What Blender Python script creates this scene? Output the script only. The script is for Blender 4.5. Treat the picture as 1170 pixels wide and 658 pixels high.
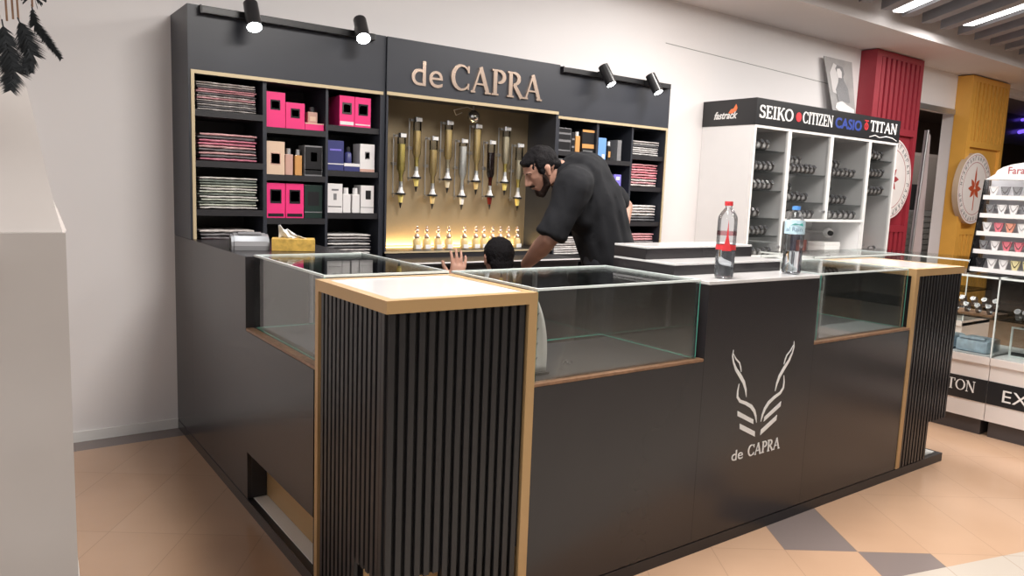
import bpy, bmesh, math, random
from mathutils import Vector, Matrix, noise
random.seed(7)
for o in list(bpy.data.objects): bpy.data.objects.remove(o)
SC = bpy.context.scene
COL = SC.collection
PI = math.pi

# ------------------------------------------------------------------ camera
CAM = Vector((-0.9356, -1.8619, 1.4175))
FWD = Vector((0.58455, 0.80103, -0.12904)); RGT = Vector((0.81014, -0.58494, 0.03885)); UPV = Vector((0.04436, 0.12725, 0.99088))
cd = bpy.data.cameras.new('camera'); cam = bpy.data.objects.new('camera', cd); COL.objects.link(cam)
mw = Matrix((( RGT.x, UPV.x, -FWD.x, CAM.x), (RGT.y, UPV.y, -FWD.y, CAM.y), (RGT.z, UPV.z, -FWD.z, CAM.z), (0, 0, 0, 1)))
cam.matrix_world = mw
cd.sensor_fit = 'HORIZONTAL'; cd.sensor_width = 36; cd.lens = 861.05 * 36 / 1170; cd.clip_start = .02
SC.camera = cam
# ------------------------------------------------------------------ world, lights, exposure
SC.view_settings.view_transform = 'Standard'; SC.view_settings.look = 'None'; SC.view_settings.gamma = 1
SC.view_settings.use_curve_mapping = False; SC.view_settings.exposure = 0.0
w = bpy.data.worlds.new('world'); SC.world = w; w.use_nodes = True
w.node_tree.nodes['Background'].inputs[0].default_value = (.93, .90, .90, 1)
w.node_tree.nodes['Background'].inputs[1].default_value = 0.85

def area(name, loc, sx, sy, power, color=(1, .95, .9), rot=(0, 0, 0), spread=PI):
    l = bpy.data.lights.new(name, 'AREA'); l.shape = 'RECTANGLE'; l.size = sx; l.size_y = sy; l.energy = power; l.color = color; l.spread = spread
    o = bpy.data.objects.new(name, l); COL.objects.link(o); o.location = loc; o.rotation_euler = rot
    return o
AD = math.atan2(.824, .567)          # direction of the ceiling slats and lamps
for (x, y, p) in [(.75, -.1, 110), (2.8, -1.5, 40), (4.4, .2, 70), (3.0, .9, 75), (-2.4, -1.5, 50), (6.2, 1.0, 60), (8.2, .4, 60), (1.0, -3.6, 18)]:
    area('ceiling_lamp_light', (x, y, 3.08), 1.6, .22, p, rot=(0, 0, AD))

# ------------------------------------------------------------------ helpers
def mat(name, color, rough=.5, metal=0., spec=.5, var=.04, scale=8., bump=0., bscale=40., alpha=1., emit=None, est=0., coat=0., trans=0.):
    m = bpy.data.materials.new(name); m.use_nodes = True
    nt = m.node_tree; b = nt.nodes['Principled BSDF']
    tc = nt.nodes.new('ShaderNodeTexCoord')
    nz = nt.nodes.new('ShaderNodeTexNoise'); nz.inputs['Scale'].default_value = scale; nz.inputs['Detail'].default_value = 4
    nt.links.new(tc.outputs['Object'], nz.inputs['Vector'])
    mx = nt.nodes.new('ShaderNodeMix'); mx.data_type = 'RGBA'
    c0 = [max(0, c * (1 - var)) for c in color[:3]] + [1]; c1 = [min(1, c * (1 + var)) for c in color[:3]] + [1]
    mx.inputs['A'].default_value = c0; mx.inputs['B'].default_value = c1
    nt.links.new(nz.outputs['Fac'], mx.inputs['Factor']); nt.links.new(mx.outputs['Result'], b.inputs['Base Color'])
    b.inputs['Roughness'].default_value = rough; b.inputs['Metallic'].default_value = metal
    b.inputs['Specular IOR Level'].default_value = spec; b.inputs['Coat Weight'].default_value = coat
    b.inputs['Transmission Weight'].default_value = trans
    if bump:
        n2 = nt.nodes.new('ShaderNodeTexNoise'); n2.inputs['Scale'].default_value = bscale; n2.inputs['Detail'].default_value = 3
        nt.links.new(tc.outputs['Object'], n2.inputs['Vector'])
        bp = nt.nodes.new('ShaderNodeBump'); bp.inputs['Strength'].default_value = bump; bp.inputs['Distance'].default_value = .01
        nt.links.new(n2.outputs['Fac'], bp.inputs['Height']); nt.links.new(bp.outputs['Normal'], b.inputs['Normal'])
    if emit:
        b.inputs['Emission Color'].default_value = (*emit, 1); b.inputs['Emission Strength'].default_value = est
    return m

def thin_glass(name, tint=(.93, .97, .95), refl=1.0, rough=.02):
    m = bpy.data.materials.new(name); m.use_nodes = True; nt = m.node_tree
    nt.nodes.remove(nt.nodes['Principled BSDF']); out = nt.nodes['Material Output']
    tr = nt.nodes.new('ShaderNodeBsdfTransparent'); tr.inputs[0].default_value = (*tint, 1)
    gl = nt.nodes.new('ShaderNodeBsdfGlossy'); gl.inputs['Roughness'].default_value = rough
    fr = nt.nodes.new('ShaderNodeFresnel'); fr.inputs['IOR'].default_value = 1.5
    mu = nt.nodes.new('ShaderNodeMath'); mu.operation = 'MULTIPLY'; mu.inputs[1].default_value = refl
    mx = nt.nodes.new('ShaderNodeMixShader')
    nt.links.new(fr.outputs[0], mu.inputs[0]); nt.links.new(mu.outputs[0], mx.inputs[0])
    nt.links.new(tr.outputs[0], mx.inputs[1]); nt.links.new(gl.outputs[0], mx.inputs[2]); nt.links.new(mx.outputs[0], out.inputs[0])
    return m

M = {}
M['black'] = mat('black_laminate', (.024, .0215, .0235), .25, spec=.55, var=.12, scale=3, bump=.02, bscale=5)
M['matteblack'] = mat('matte_black_board', (.020, .019, .022), .42, var=.15)
M['fascia'] = mat('charcoal_fascia', (.027, .030, .040), .40, var=.06)
M['slat'] = mat('black_slats', (.017, .016, .0175), .34, spec=.5, var=.1)
M['slatback'] = mat('black_slat_backing', (.006, .006, .006), .7)
M['gold'] = mat('gold_trim', (.50, .32, .15), .38, metal=.25, var=.05)
M['paletrim'] = mat('pale_gold_trim', (.54, .44, .28), .40, metal=.2, var=.05)
M['goldpanel'] = mat('brushed_gold_panel', (.36, .285, .18), .38, metal=.4, var=.12, scale=5, bump=.05, bscale=60)
M['mirrorgold'] = mat('mirror_gold', (.86, .68, .56), .22, metal=.75)
M['worn'] = mat('worn_copper_edge', (.30, .17, .10), .35, metal=.4, var=.6, scale=40)
M['whitetop'] = mat('gloss_white_top', (.66, .65, .65), .12, spec=.6, var=.02)
M['white'] = mat('white_laminate', (.78, .77, .77), .35, var=.02)
M['offwhite'] = mat('white_counter_base', (.72, .66, .63), .35, var=.03)
M['wall'] = mat('painted_wall', (.77, .745, .745), .65, var=.04, scale=1.5, bump=.03, bscale=3)
M['ceil'] = mat('painted_ceiling', (.66, .63, .63), .8, var=.03, scale=2)
M['ceildark'] = mat('grey_ceiling_void', (.36, .36, .37), .9)
M['slatgrey'] = mat('grey_ceiling_slat', (.27, .27, .29), .7)
M['skirt'] = mat('dark_skirting', (.06, .05, .05), .4)
M['glass'] = thin_glass('clear_case_glass', (.97, .985, .978), .55)
M['doorglass'] = thin_glass('cabinet_door_glass', (.975, .98, .98), .35)
M['glassdim'] = thin_glass('dispenser_glass', (.97, .98, .97), 1.3)
M['edge'] = mat('ground_glass_edge', (.70, .76, .75), .25, spec=.7, var=.15, scale=30)
M['edgegreen'] = mat('green_glass_edge', (.10, .42, .33), .25, var=.2)
M['chrome'] = mat('chrome', (.75, .75, .76), .15, metal=1.)
M['steel'] = mat('dull_steel', (.45, .45, .46), .35, metal=.8)
M['letter'] = mat('white_vinyl', (.80, .79, .78), .4)
M['red'] = mat('red_paint', (.29, .025, .04), .45, var=.08)
M['yellow'] = mat('yellow_paint', (.70, .37, .07), .4, var=.06)
M['disc'] = mat('white_emblem_disc', (.74, .71, .70), .5)
M['tan'] = mat('tan_drum_side', (.50, .38, .27), .6)
M['darkred'] = mat('maroon_print', (.35, .05, .06), .5)
M['skin'] = mat('warm_skin', (.40, .215, .155), .55, var=.12, scale=14)
M['hair'] = mat('dark_hair', (.007, .006, .007), .75, spec=.15, var=.3, scale=60, bump=.6, bscale=160)
M['beard'] = mat('dark_beard', (.022, .014, .012), .8, spec=.1, var=.5, scale=120, bump=.5, bscale=200)
M['tee'] = mat('black_tee', (.013, .0135, .016), .9, spec=.2, var=.15, bump=.15, bscale=12)
M['trouser'] = mat('dark_trousers', (.014, .015, .022), .8, var=.2, bump=.15, bscale=15)
M['sole'] = mat('dark_shoe', (.02, .018, .018), .5)
M['pink'] = mat('hot_pink_card', (.80, .035, .20), .4, var=.03)
M['darkcard'] = mat('black_card', (.018, .018, .020), .3)
M['greycard'] = mat('grey_print', (.20, .20, .21), .35, var=.3, scale=60)
M['greencard'] = mat('deep_green_card', (.018, .035, .030), .3)
M['beige'] = mat('peach_card', (.68, .50, .37), .4)
M['navy'] = mat('indigo_card', (.045, .05, .17), .35)
M['purple'] = mat('violet_card', (.20, .17, .60), .3)
M['blue'] = mat('light_blue_card', (.16, .33, .68), .35)
M['amber'] = mat('amber_perfume', (.62, .32, .12), .12, spec=.7)
M['rose'] = mat('rose_perfume', (.58, .36, .30), .12, spec=.7)
M['carton'] = mat('white_carton', (.72, .70, .70), .4)
M['yl'] = mat('yellow_oil', (.80, .66, .22), .10, spec=.6)
M['or'] = mat('amber_oil', (.76, .58, .28), .10, spec=.6)
M['pale'] = mat('pale_oil', (.72, .64, .48), .10, spec=.6)
M['milk'] = mat('milky_oil', (.86, .85, .83), .2)
M['dark'] = mat('dark_oil', (.022, .008, .009), .08, spec=.7)
M['winered'] = mat('wine_red_oil', (.16, .02, .015), .1, spec=.7)
M['redplastic'] = mat('red_plastic', (.65, .04, .05), .35)
M['blueplastic'] = mat('blue_plastic', (.10, .30, .75), .35)
M['orange'] = mat('orange_plastic', (.85, .20, .07), .4)
M['paper'] = mat('white_paper', (.78, .77, .75), .7)
M['satin'] = mat('cream_satin', (.56, .52, .50), .48, spec=.4, var=.05, scale=3, bump=.35, bscale=5)
M['feather'] = mat('black_feather', (.012, .016, .020), .6, var=.3, scale=50)
M['ledwhite'] = mat('lit_lamp_face', (1, 1, 1), .5, emit=(.95, .98, 1.0), est=28)
M['tube'] = mat('lit_ceiling_tube', (1, 1, 1), .5, emit=(1, .98, .96), est=6)
M['shutter'] = mat('grey_shutter', (.28, .28, .27), .5)
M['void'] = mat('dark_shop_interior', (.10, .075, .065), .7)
M['neon'] = mat('violet_neon', (.1, .05, .3), .4, emit=(.18, .10, 1.0), est=1.6)
M['watchsteel'] = mat('watch_metal', (.20, .19, .19), .30, metal=.6, var=.5, scale=70)
M['watchface'] = mat('watch_dial', (.10, .10, .11), .2, var=.5, scale=90)
M['bluepack'] = mat('blue_white_wrap', (.45, .58, .75), .35, var=.5, scale=25)

class MB:
    """collects shapes; each face remembers its material slot"""
    def __init__(s): s.bm = bmesh.new(); s.mi = 0
    def _tag(s, n0):
        s.bm.faces.ensure_lookup_table()
        for f in s.bm.faces[n0:]: f.material_index = s.mi
    def box(s, x0, x1, y0, y1, z0, z1, bev=0, T=None):
        n0 = len(s.bm.faces)
        vs = [s.bm.verts.new((x, y, z)) for z in (z0, z1) for (x, y) in ((x0, y0), (x1, y0), (x1, y1), (x0, y1))]
        fs = [(3, 2, 1, 0), (4, 5, 6, 7), (0, 1, 5, 4), (1, 2, 6, 5), (2, 3, 7, 6), (3, 0, 4, 7)]
        nf = [s.bm.faces.new([vs[i] for i in f]) for f in fs]
        if bev:
            es = list({e for f in nf for e in f.edges})
            r = bmesh.ops.bevel(s.bm, geom=es, offset=bev, segments=2, affect='EDGES', profile=.6)
            vs = list({v for v in s.bm.verts if v.index == -1 or True})[-1:] if False else None
        s._tag(n0)
        if T is not None:
            s.bm.faces.ensure_lookup_table()
            vv = {v for f in s.bm.faces[n0:] for v in f.verts}
            for v in vv: v.co = T @ v.co
        return s
    def cyl(s, p0, p1, r0, r1=None, seg=16, caps=True):
        r1 = r0 if r1 is None else r1
        p0, p1 = Vector(p0), Vector(p1); d = (p1 - p0).normalized()
        a = d.orthogonal().normalized(); b = d.cross(a)
        n0 = len(s.bm.faces)
        A = [s.bm.verts.new(p0 + (a * math.cos(t) + b * math.sin(t)) * r0) for t in [2 * PI * i / seg for i in range(seg)]]
        B = [s.bm.verts.new(p1 + (a * math.cos(t) + b * math.sin(t)) * r1) for t in [2 * PI * i / seg for i in range(seg)]]
        for i in range(seg):
            s.bm.faces.new((A[i], A[(i + 1) % seg], B[(i + 1) % seg], B[i]))
        if caps: s.bm.faces.new(A[::-1]); s.bm.faces.new(B)
        s._tag(n0); return s
    def lathe(s, prof, c=(0, 0, 0), seg=20, sx=1, sy=1):
        n0 = len(s.bm.faces); rows = []
        for r, z in prof:
            rows.append([s.bm.verts.new((c[0] + sx * r * math.cos(2 * PI * i / seg), c[1] + sy * r * math.sin(2 * PI * i / seg), c[2] + z)) for i in range(seg)])
        for k in range(len(rows) - 1):
            for i in range(seg):
                s.bm.faces.new((rows[k][i], rows[k][(i + 1) % seg], rows[k + 1][(i + 1) % seg], rows[k + 1][i]))
        if prof[0][0] > 1e-5: s.bm.faces.new(rows[0][::-1])
        if prof[-1][0] > 1e-5: s.bm.faces.new(rows[-1])
        s._tag(n0); return s
    def poly(s, pts, dv):
        """prism: planar outline pts (3D), thickness vector dv"""
        n0 = len(s.bm.faces); dv = Vector(dv)
        A = [s.bm.verts.new(Vector(p)) for p in pts]; B = [s.bm.verts.new(Vector(p) + dv) for p in pts]
        s.bm.faces.new(A); s.bm.faces.new(B[::-1]); n = len(pts)
        for i in range(n): s.bm.faces.new((A[(i + 1) % n], A[i], B[i], B[(i + 1) % n]))
        s._tag(n0); return s
    def tube(s, pts, r, seg=8):
        for i in range(len(pts) - 1): s.cyl(pts[i], pts[i + 1], r if not isinstance(r, (list, tuple)) else r[i], r if not isinstance(r, (list, tuple)) else r[i + 1], seg)
        return s
    def sphere(s, c, r, sx=1, sy=1, sz=1, seg=16):
        n = seg // 2
        return s.lathe([(max(r * math.sin(PI * k / n), 1e-4), -r * math.cos(PI * k / n) * sz) for k in range(n + 1)], c, seg, sx, sy)
    def ribbon(s, pts, fr, dv):
        """pts: [(u,v,w)] in 2D, fr(u,v)->3D"""
        L, R = [], []
        for i, (u, v, w_) in enumerate(pts):
            a = pts[max(i - 1, 0)]; b = pts[min(i + 1, len(pts) - 1)]
            dx, dy = b[0] - a[0], b[1] - a[1]; l = math.hypot(dx, dy) or 1
            nx, ny = -dy / l * w_ / 2, dx / l * w_ / 2
            L.append((u + nx, v + ny)); R.append((u - nx, v - ny))
        for i in range(len(pts) - 1):
            s.poly([fr(*L[i]), fr(*L[i + 1]), fr(*R[i + 1]), fr(*R[i])], dv)
        return s

def link(name, me, mats, parent=None, loc=None, smooth=False):
    o = bpy.data.objects.new(name, me); COL.objects.link(o)
    for m in (mats if isinstance(mats, (list, tuple)) else [mats]): me.materials.append(m)
    if parent is not None: o.parent = parent
    if loc is not None: o.location = loc
    if smooth:
        for p in me.polygons: p.use_smooth = True
        me.set_sharp_from_angle(angle=math.radians(38))
    return o
def obj(name, mb, mats, parent=None, loc=None, smooth=False):
    me = bpy.data.meshes.new(name); bmesh.ops.recalc_face_normals(mb.bm, faces=mb.bm.faces[:]); mb.bm.to_mesh(me); mb.bm.free()
    return link(name, me, mats, parent, loc, smooth)
def tag(o, label, cat, group=None):
    o['label'] = label; o['category'] = cat
    if group: o['group'] = group
    return o
def thing(name, label, cat, loc=(0, 0, 0), rz=0, group=None):
    o = bpy.data.objects.new(name, None); COL.objects.link(o); o.location = loc; o.rotation_euler = (0, 0, rz); o.empty_display_size = .05
    return tag(o, label, cat, group)
def struct(name, mb, m, parent=None):
    o = obj(name, mb, m, parent)
    if parent is None: o['kind'] = 'structure'
    return o
def dup(root, loc, rz=None, label=None, group=None, s=None):
    r = root.copy(); COL.objects.link(r); r.location = loc
    if rz is not None: r.rotation_euler = (0, 0, rz)
    if s: r.scale = (s, s, s)
    if label: r['label'] = label
    if group: r['group'] = group
    for ch in list(root.children):
        c = ch.copy(); COL.objects.link(c); c.parent = r
        for g in list(ch.children):
            d = g.copy(); COL.objects.link(d); d.parent = c
    return r
def text_mesh(name, body, size, mats, parent, M4, ext=.001, offset=0., shear=0., align='LEFT', sx=1., space=1.):
    cu = bpy.data.curves.new(name, 'FONT'); cu.body = body; cu.size = size; cu.extrude = ext; cu.offset = offset; cu.shear = shear; cu.align_x = align
    cu.space_character = space; cu.resolution_u = 4
    t = bpy.data.objects.new('tmp', cu); COL.objects.link(t)
    dg = bpy.context.evaluated_depsgraph_get(); me = bpy.data.meshes.new_from_object(t.evaluated_get(dg)); bpy.data.objects.remove(t)
    S_ = Matrix.Diagonal((sx, 1, 1, 1)); me.transform(M4 @ S_); me.materials.clear()
    o = link(name, me, mats, parent); me.name = name
    return o
def frame4(o, u, v):
    u = Vector(u).normalized(); v = Vector(v).normalized(); n = u.cross(v)
    return Matrix(((u.x, v.x, n.x, o[0]), (u.y, v.y, n.y, o[1]), (u.z, v.z, n.z, o[2]), (0, 0, 0, 1)))

# serif lettering drawn stroke by stroke: glyph -> (advance, strokes); a stroke is [(x,y,w)...] in cap heights
def arc(cx, cy, rx, ry, a0, a1, wf, n=16):
    out = []
    for i in range(n + 1):
        t = math.radians(a0 + (a1 - a0) * i / n); out.append((cx + rx * math.cos(t), cy + ry * math.sin(t), wf(t)))
    return out
TH, TK, SR = .055, .15, .05
def ser(x, y, h=.13): return [(x - h, y, SR), (x + h, y, SR)]
y0_, y1_ = SR / 2, 1 - SR / 2
hv = lambda t: TH + (TK - TH) * abs(math.cos(t)) ** 1.3
G = {
 'C': (.88, [arc(.46, .5, .38, .46, 42, 318, lambda t: TH + (TK - TH) * max(0, -math.cos(t)) ** .8), [(.76, .70, TH), (.76, .97, TH * 1.2)], [(.76, .30, TH), (.76, .06, TH * .7)]]),
 'A': (.92, [[(.10, 0, TH), (.44, 1, TH)], [(.42, 1, TK), (.78, 0, TK)], [(.22, .34, SR), (.66, .34, SR)], ser(.10, y0_, .10), ser(.78, y0_, .14)]),
 'P': (.74, [[(.2, 0, TK), (.2, 1, TK)], ser(.2, y0_, .16), [(.04, y1_, SR), (.36, y1_, SR)], arc(.34, .735, .28, .235, 90, -90, lambda t: TH + (TK - TH) * max(0, math.cos(t)))]),
 'R': (.86, [[(.2, 0, TK), (.2, 1, TK)], ser(.2, y0_, .16), [(.04, y1_, SR), (.36, y1_, SR)], arc(.34, .745, .26, .225, 90, -90, lambda t: TH + (TK - TH) * max(0, math.cos(t))), [(.36, .52, TK * .9), (.74, 0, TK)], [(.64, y0_, SR), (.90, y0_, SR)]]),
 'S': (.68, [arc(.34, .745, .22, .225, 30, 270, lambda t: TH + .06 * abs(math.cos(t))), arc(.34, .265, .24, .235, 90, -150, lambda t: TH + (TK - TH) * abs(math.cos(t))), [(.56, .98, TH), (.56, .74, TH)], [(.09, .26, TH), (.09, .02, TH)]]),
 'E': (.76, [[(.2, 0, TK), (.2, 1, TK)], [(.04, y0_, SR), (.66, y0_, SR)], [(.04, y1_, SR), (.62, y1_, SR)], [(.2, .51, SR), (.5, .51, SR)], [(.63, 1, TH), (.63, .76, TH)], [(.66, 0, TH), (.66, .26, TH)], [(.5, .40, TH), (.5, .62, TH)]]),
 'I': (.42, [[(.2, 0, TK), (.2, 1, TK)], ser(.2, y0_, .16), ser(.2, y1_, .16)]),
 'K': (.90, [[(.2, 0, TK), (.2, 1, TK)], ser(.2, y0_, .16), ser(.2, y1_, .16), [(.26, .42, TH), (.70, 1, TH)], [(.40, .58, TK), (.76, 0, TK)], ser(.70, y1_, .12), ser(.78, y0_, .13)]),
 'O': (.96, [arc(.46, .5, .39, .46, 0, 360, hv, 26)]),
 'T': (.80, [[(.38, 0, TK), (.38, 1, TK)], ser(.38, y0_, .16), [(.03, y1_, SR), (.73, y1_, SR)], [(.05, 1, TH), (.05, .76, TH)], [(.71, 1, TH), (.71, .76, TH)]]),
 'Z': (.76, [[(.07, y1_, SR), (.66, y1_, SR)], [(.07, y0_, SR), (.68, y0_, SR)], [(.60, 1, TK), (.13, 0, TK)], [(.09, 1, TH), (.09, .76, TH)], [(.67, 0, TH), (.67, .26, TH)]]),
 'N': (.96, [[(.14, 0, TH), (.14, 1, TH)], [(.14, 1, TK), (.76, 0, TK)], [(.76, 0, TH), (.76, 1, TH)], ser(.14, y0_, .12), ser(.76, y1_, .12), [(.0, y1_, SR), (.2, y1_, SR)]]),
 ' ': (.4, []),
}
def serif(name, s, h, width, mats, parent, o, u, v, ext=.002, bold=0.):
    """lettering of cap height h squeezed to the given width, on plane (o,u,v)"""
    adv = sum(G[c][0] for c in s); k = width / adv
    o, u, v = Vector(o), Vector(u).normalized(), Vector(v).normalized(); n = u.cross(v)
    mb = MB(); x = 0
    for c in s:
        for i, st in enumerate(G[c][1]):
            pts = [((x + p[0]) * k, p[1] * h, (p[2] + bold) * (h + k) / 2) for p in st]
            lift = n * (.0002 * (i % 5))
            mb.ribbon(pts, lambda a, b: o + u * a + v * b + lift, n * ext)
        x += G[c][0]
    return obj(name, mb, mats, parent)

# ================================================================== STRUCTURE
# floor: tan stone planks laid at 55 degrees with dark inlays, pale border
def floor_mat():
    m = bpy.data.materials.new('polished_tile_floor'); m.use_nodes = True; nt = m.node_tree; b = nt.nodes['Principled BSDF']
    N = nt.nodes.new; Lk = nt.links.new
    geo = N('ShaderNodeNewGeometry'); sep = N('ShaderNodeSeparateXYZ'); Lk(geo.outputs['Position'], sep.inputs[0])
    def mth(op, a, c=None, d=None):
        n = N('ShaderNodeMath'); n.operation = op
        for i, q in enumerate((a, c, d)):
            if q is None: continue
            if isinstance(q, (int, float)): n.inputs[i].default_value = q
            else: Lk(q, n.inputs[i])
        return n.outputs[0]
    X, Y = sep.outputs[0], sep.outputs[1]
    av = mth('ADD', mth('MULTIPLY', X, .567), mth('MULTIPLY', Y, .824))
    bv = mth('SUBTRACT', mth('MULTIPLY', X, .824), mth('MULTIPLY', Y, .567))
    A = mth('DIVIDE', mth('SUBTRACT', av, .832), .61); B = mth('DIVIDE', mth('SUBTRACT', bv, 1.524), .3035)
    fa, fb = mth('FRACT', A), mth('FRACT', B); ia, ib = mth('FLOOR', A), mth('FLOOR', B)
    def near(fv, wd): return mth('GREATER_THAN', mth('ABSOLUTE', mth('SUBTRACT', fv, .5)), .5 - wd)
    grout = mth('MAXIMUM', near(fa, .003), near(fb, .006))
    # dark planks step diagonally: ib + ia == 0 and only two rows of them
    d0 = mth('COMPARE', mth('ADD', ia, ib), 0., .1); rows = mth('MULTIPLY', mth('GREATER_THAN', ia, -1.5), mth('LESS_THAN', ia, .5))
    dark = mth('MULTIPLY', d0, rows)
    strip = mth('GREATER_THAN', Y, 2.44); dark = mth('MAXIMUM', dark, strip)
    pale = mth('GREATER_THAN', mth('ADD', mth('MULTIPLY', X, -.253), mth('MULTIPLY', Y, -.967)), .047)
    nz = N('ShaderNodeTexNoise'); nz.inputs['Scale'].default_value = 2.2; nz.inputs['Detail'].default_value = 6; Lk(geo.outputs['Position'], nz.inputs['Vector'])
    wn = N('ShaderNodeTexWhiteNoise'); wn.noise_dimensions = '2D'; cb = N('ShaderNodeCombineXYZ'); Lk(ia, cb.inputs[0]); Lk(ib, cb.inputs[1]); Lk(cb.outputs[0], wn.inputs['Vector'])
    def mix(f, c0, c1):
        n = N('ShaderNodeMix'); n.data_type = 'RGBA'
        Lk(f, n.inputs['Factor'])
        for k, c in (('A', c0), ('B', c1)):
            if isinstance(c, tuple): n.inputs[k].default_value = (*c, 1)
            else: Lk(c, n.inputs[k])
        return n.outputs['Result']
    base = mix(nz.outputs['Fac'], (.42, .26, .165), (.55, .36, .24))
    base = mix(mth('MULTIPLY', wn.outputs['Value'], .25), base, (.57, .40, .28))
    base = mix(dark, base, (.21, .17, .16))
    base = mix(pale, base, (.50, .44, .38))
    base = mix(mth('MULTIPLY', grout, .45), base, (.28, .18, .12))
    Lk(base, b.inputs['Base Color']); b.inputs['Roughness'].default_value = .16; b.inputs['Specular IOR Level'].default_value = .5
    return m
struct('floor', MB().box(-6, 24, -8, 7, -.05, 0), floor_mat())
# back wall: solid left of the shop doorway (x 7.5..8.6), header over it, another bay right of the yellow pillar
wb = MB(); wb.box(-6, 7.64, 2.60, 2.75, 0, 3.5); wb.box(7.64, 8.90, 2.60, 2.75, 2.55, 3.5); wb.box(8.90, 9.86, 2.60, 2.75, 0, 3.5); wb.box(9.86, 24, 2.60, 2.75, 2.93, 3.5)
struct('wall_back', wb, M['wall'])
struct('baseboard_back', MB().box(-6, .0, 2.588, 2.60, 0, .055), M['paper'])
# thin joint line in the wall boarding
struct('trim_1', MB().poly([(3.78, 2.5985, 2.655), (6.4, 2.5985, 2.585), (6.4, 2.5985, 2.592), (3.78, 2.5985, 2.661)], (0, .003, 0)), M['shutter'])
# soffit along the wall and the raised slatted ceiling
struct('ceiling_soffit', MB().box(-6, 24, 1.90, 2.60, 3.0, 3.12), M['ceil'])
struct('ceiling_fascia', MB().box(-6, 24, 1.90, 1.96, 3.12, 3.5), M['ceil'])
struct('ceiling', MB().box(-6, 24, -8, 1.90, 3.48, 3.55), M['ceildark'])
ad = Vector((.567, .824, 0)); bd = Vector((.824, -.567, 0))
def ceil_slat(name, xe, z0, z1, wd, ln, m, back=0.):
    e = Vector((xe, 1.885, 0)) - ad * back; p = []
    a0 = e - bd * wd / 2; a1 = e + bd * wd / 2; s_ = -ad * ln
    mb = MB(); mb.poly([(q.x, q.y, z0) for q in (a0, a1, a1 + s_, a0 + s_)], (0, 0, z1 - z0))
    return obj(name, mb, m)
xs = [2.48 + .36 * i for i in range(26)]
for i, xe in enumerate(xs):
    if abs(xe - 6.08) < .1 or abs(xe - 7.16) < .1: pass
    o = ceil_slat('ceiling_slat', xe, 3.10, 3.27, .10, 2.6, M['slatgrey'], back=.1); o['kind'] = 'structure'; 
for a_, b_, ln, lab in ((4.778, 3.79, 1.0, 'short bright linear lamp between the grey ceiling slats'), (5.15, 4.655, 2.2, 'longer bright linear lamp between grey ceiling slats, nearer the yellow pillar')):
    e = ad * a_ + bd * b_; t = thing('ceiling_lamp', lab, 'ceiling lamp', (e.x, e.y, 3.105), rz=math.atan2(-ad.y, -ad.x))
    obj('diffuser', MB().box(0, ln, -.045, .045, 0, .012), M['tube'], t); obj('housing', MB().box(-.01, ln + .01, -.055, .055, .0125, .06), M['white'], t)
# dark shop behind the doorway and right of the yellow pillar
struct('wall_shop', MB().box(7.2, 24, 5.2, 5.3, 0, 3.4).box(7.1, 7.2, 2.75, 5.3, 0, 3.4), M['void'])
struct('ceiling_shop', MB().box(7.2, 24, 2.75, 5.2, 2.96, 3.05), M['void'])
struct('trim_header', MB().box(7.64, 8.90, 2.585, 2.60, 2.53, 2.59), M['steel'])
k_ = MB(); k_.box(-3, 24, -7.1, -7.0, 0, 3.5)
for i in range(36): k_.box(-2, 23, -7.0, -6.985, .06 + .085 * i, .06 + .085 * i + .055)
struct('wall_front', k_, M['shutter'])
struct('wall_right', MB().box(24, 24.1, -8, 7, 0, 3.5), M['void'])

area('shop_fill_light', (10.5, 3.3, 2.9), 3.0, .5, 55, (1, .92, .85))  # added fill to lift the dark shop interior, not an actual lamp
# ================================================================== KIOSK COUNTERS
H, ZL, ZP = 1.10, .80, .05
X1, X2, XA, XB = 1.355, 2.09, 2.945, 3.462
D = .52
# plinth
t = thing('kiosk_platform', 'low black platform with pale top edging under the whole kiosk counter', 'platform')
pb = MB(); pb.box(0, XB, 0, D, 0, ZP - .004); pb.box(0, D, D, 2.23, 0, ZP - .004)
obj('base', pb, M['matteblack'], t)
pt = MB(); pt.box(.03, XB - .03, .03, D - .02, ZP - .004, ZP); pt.box(.03, D - .02, D - .02, 2.2, ZP - .004, ZP)
obj('top', pt, M['paper'], t)

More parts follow.
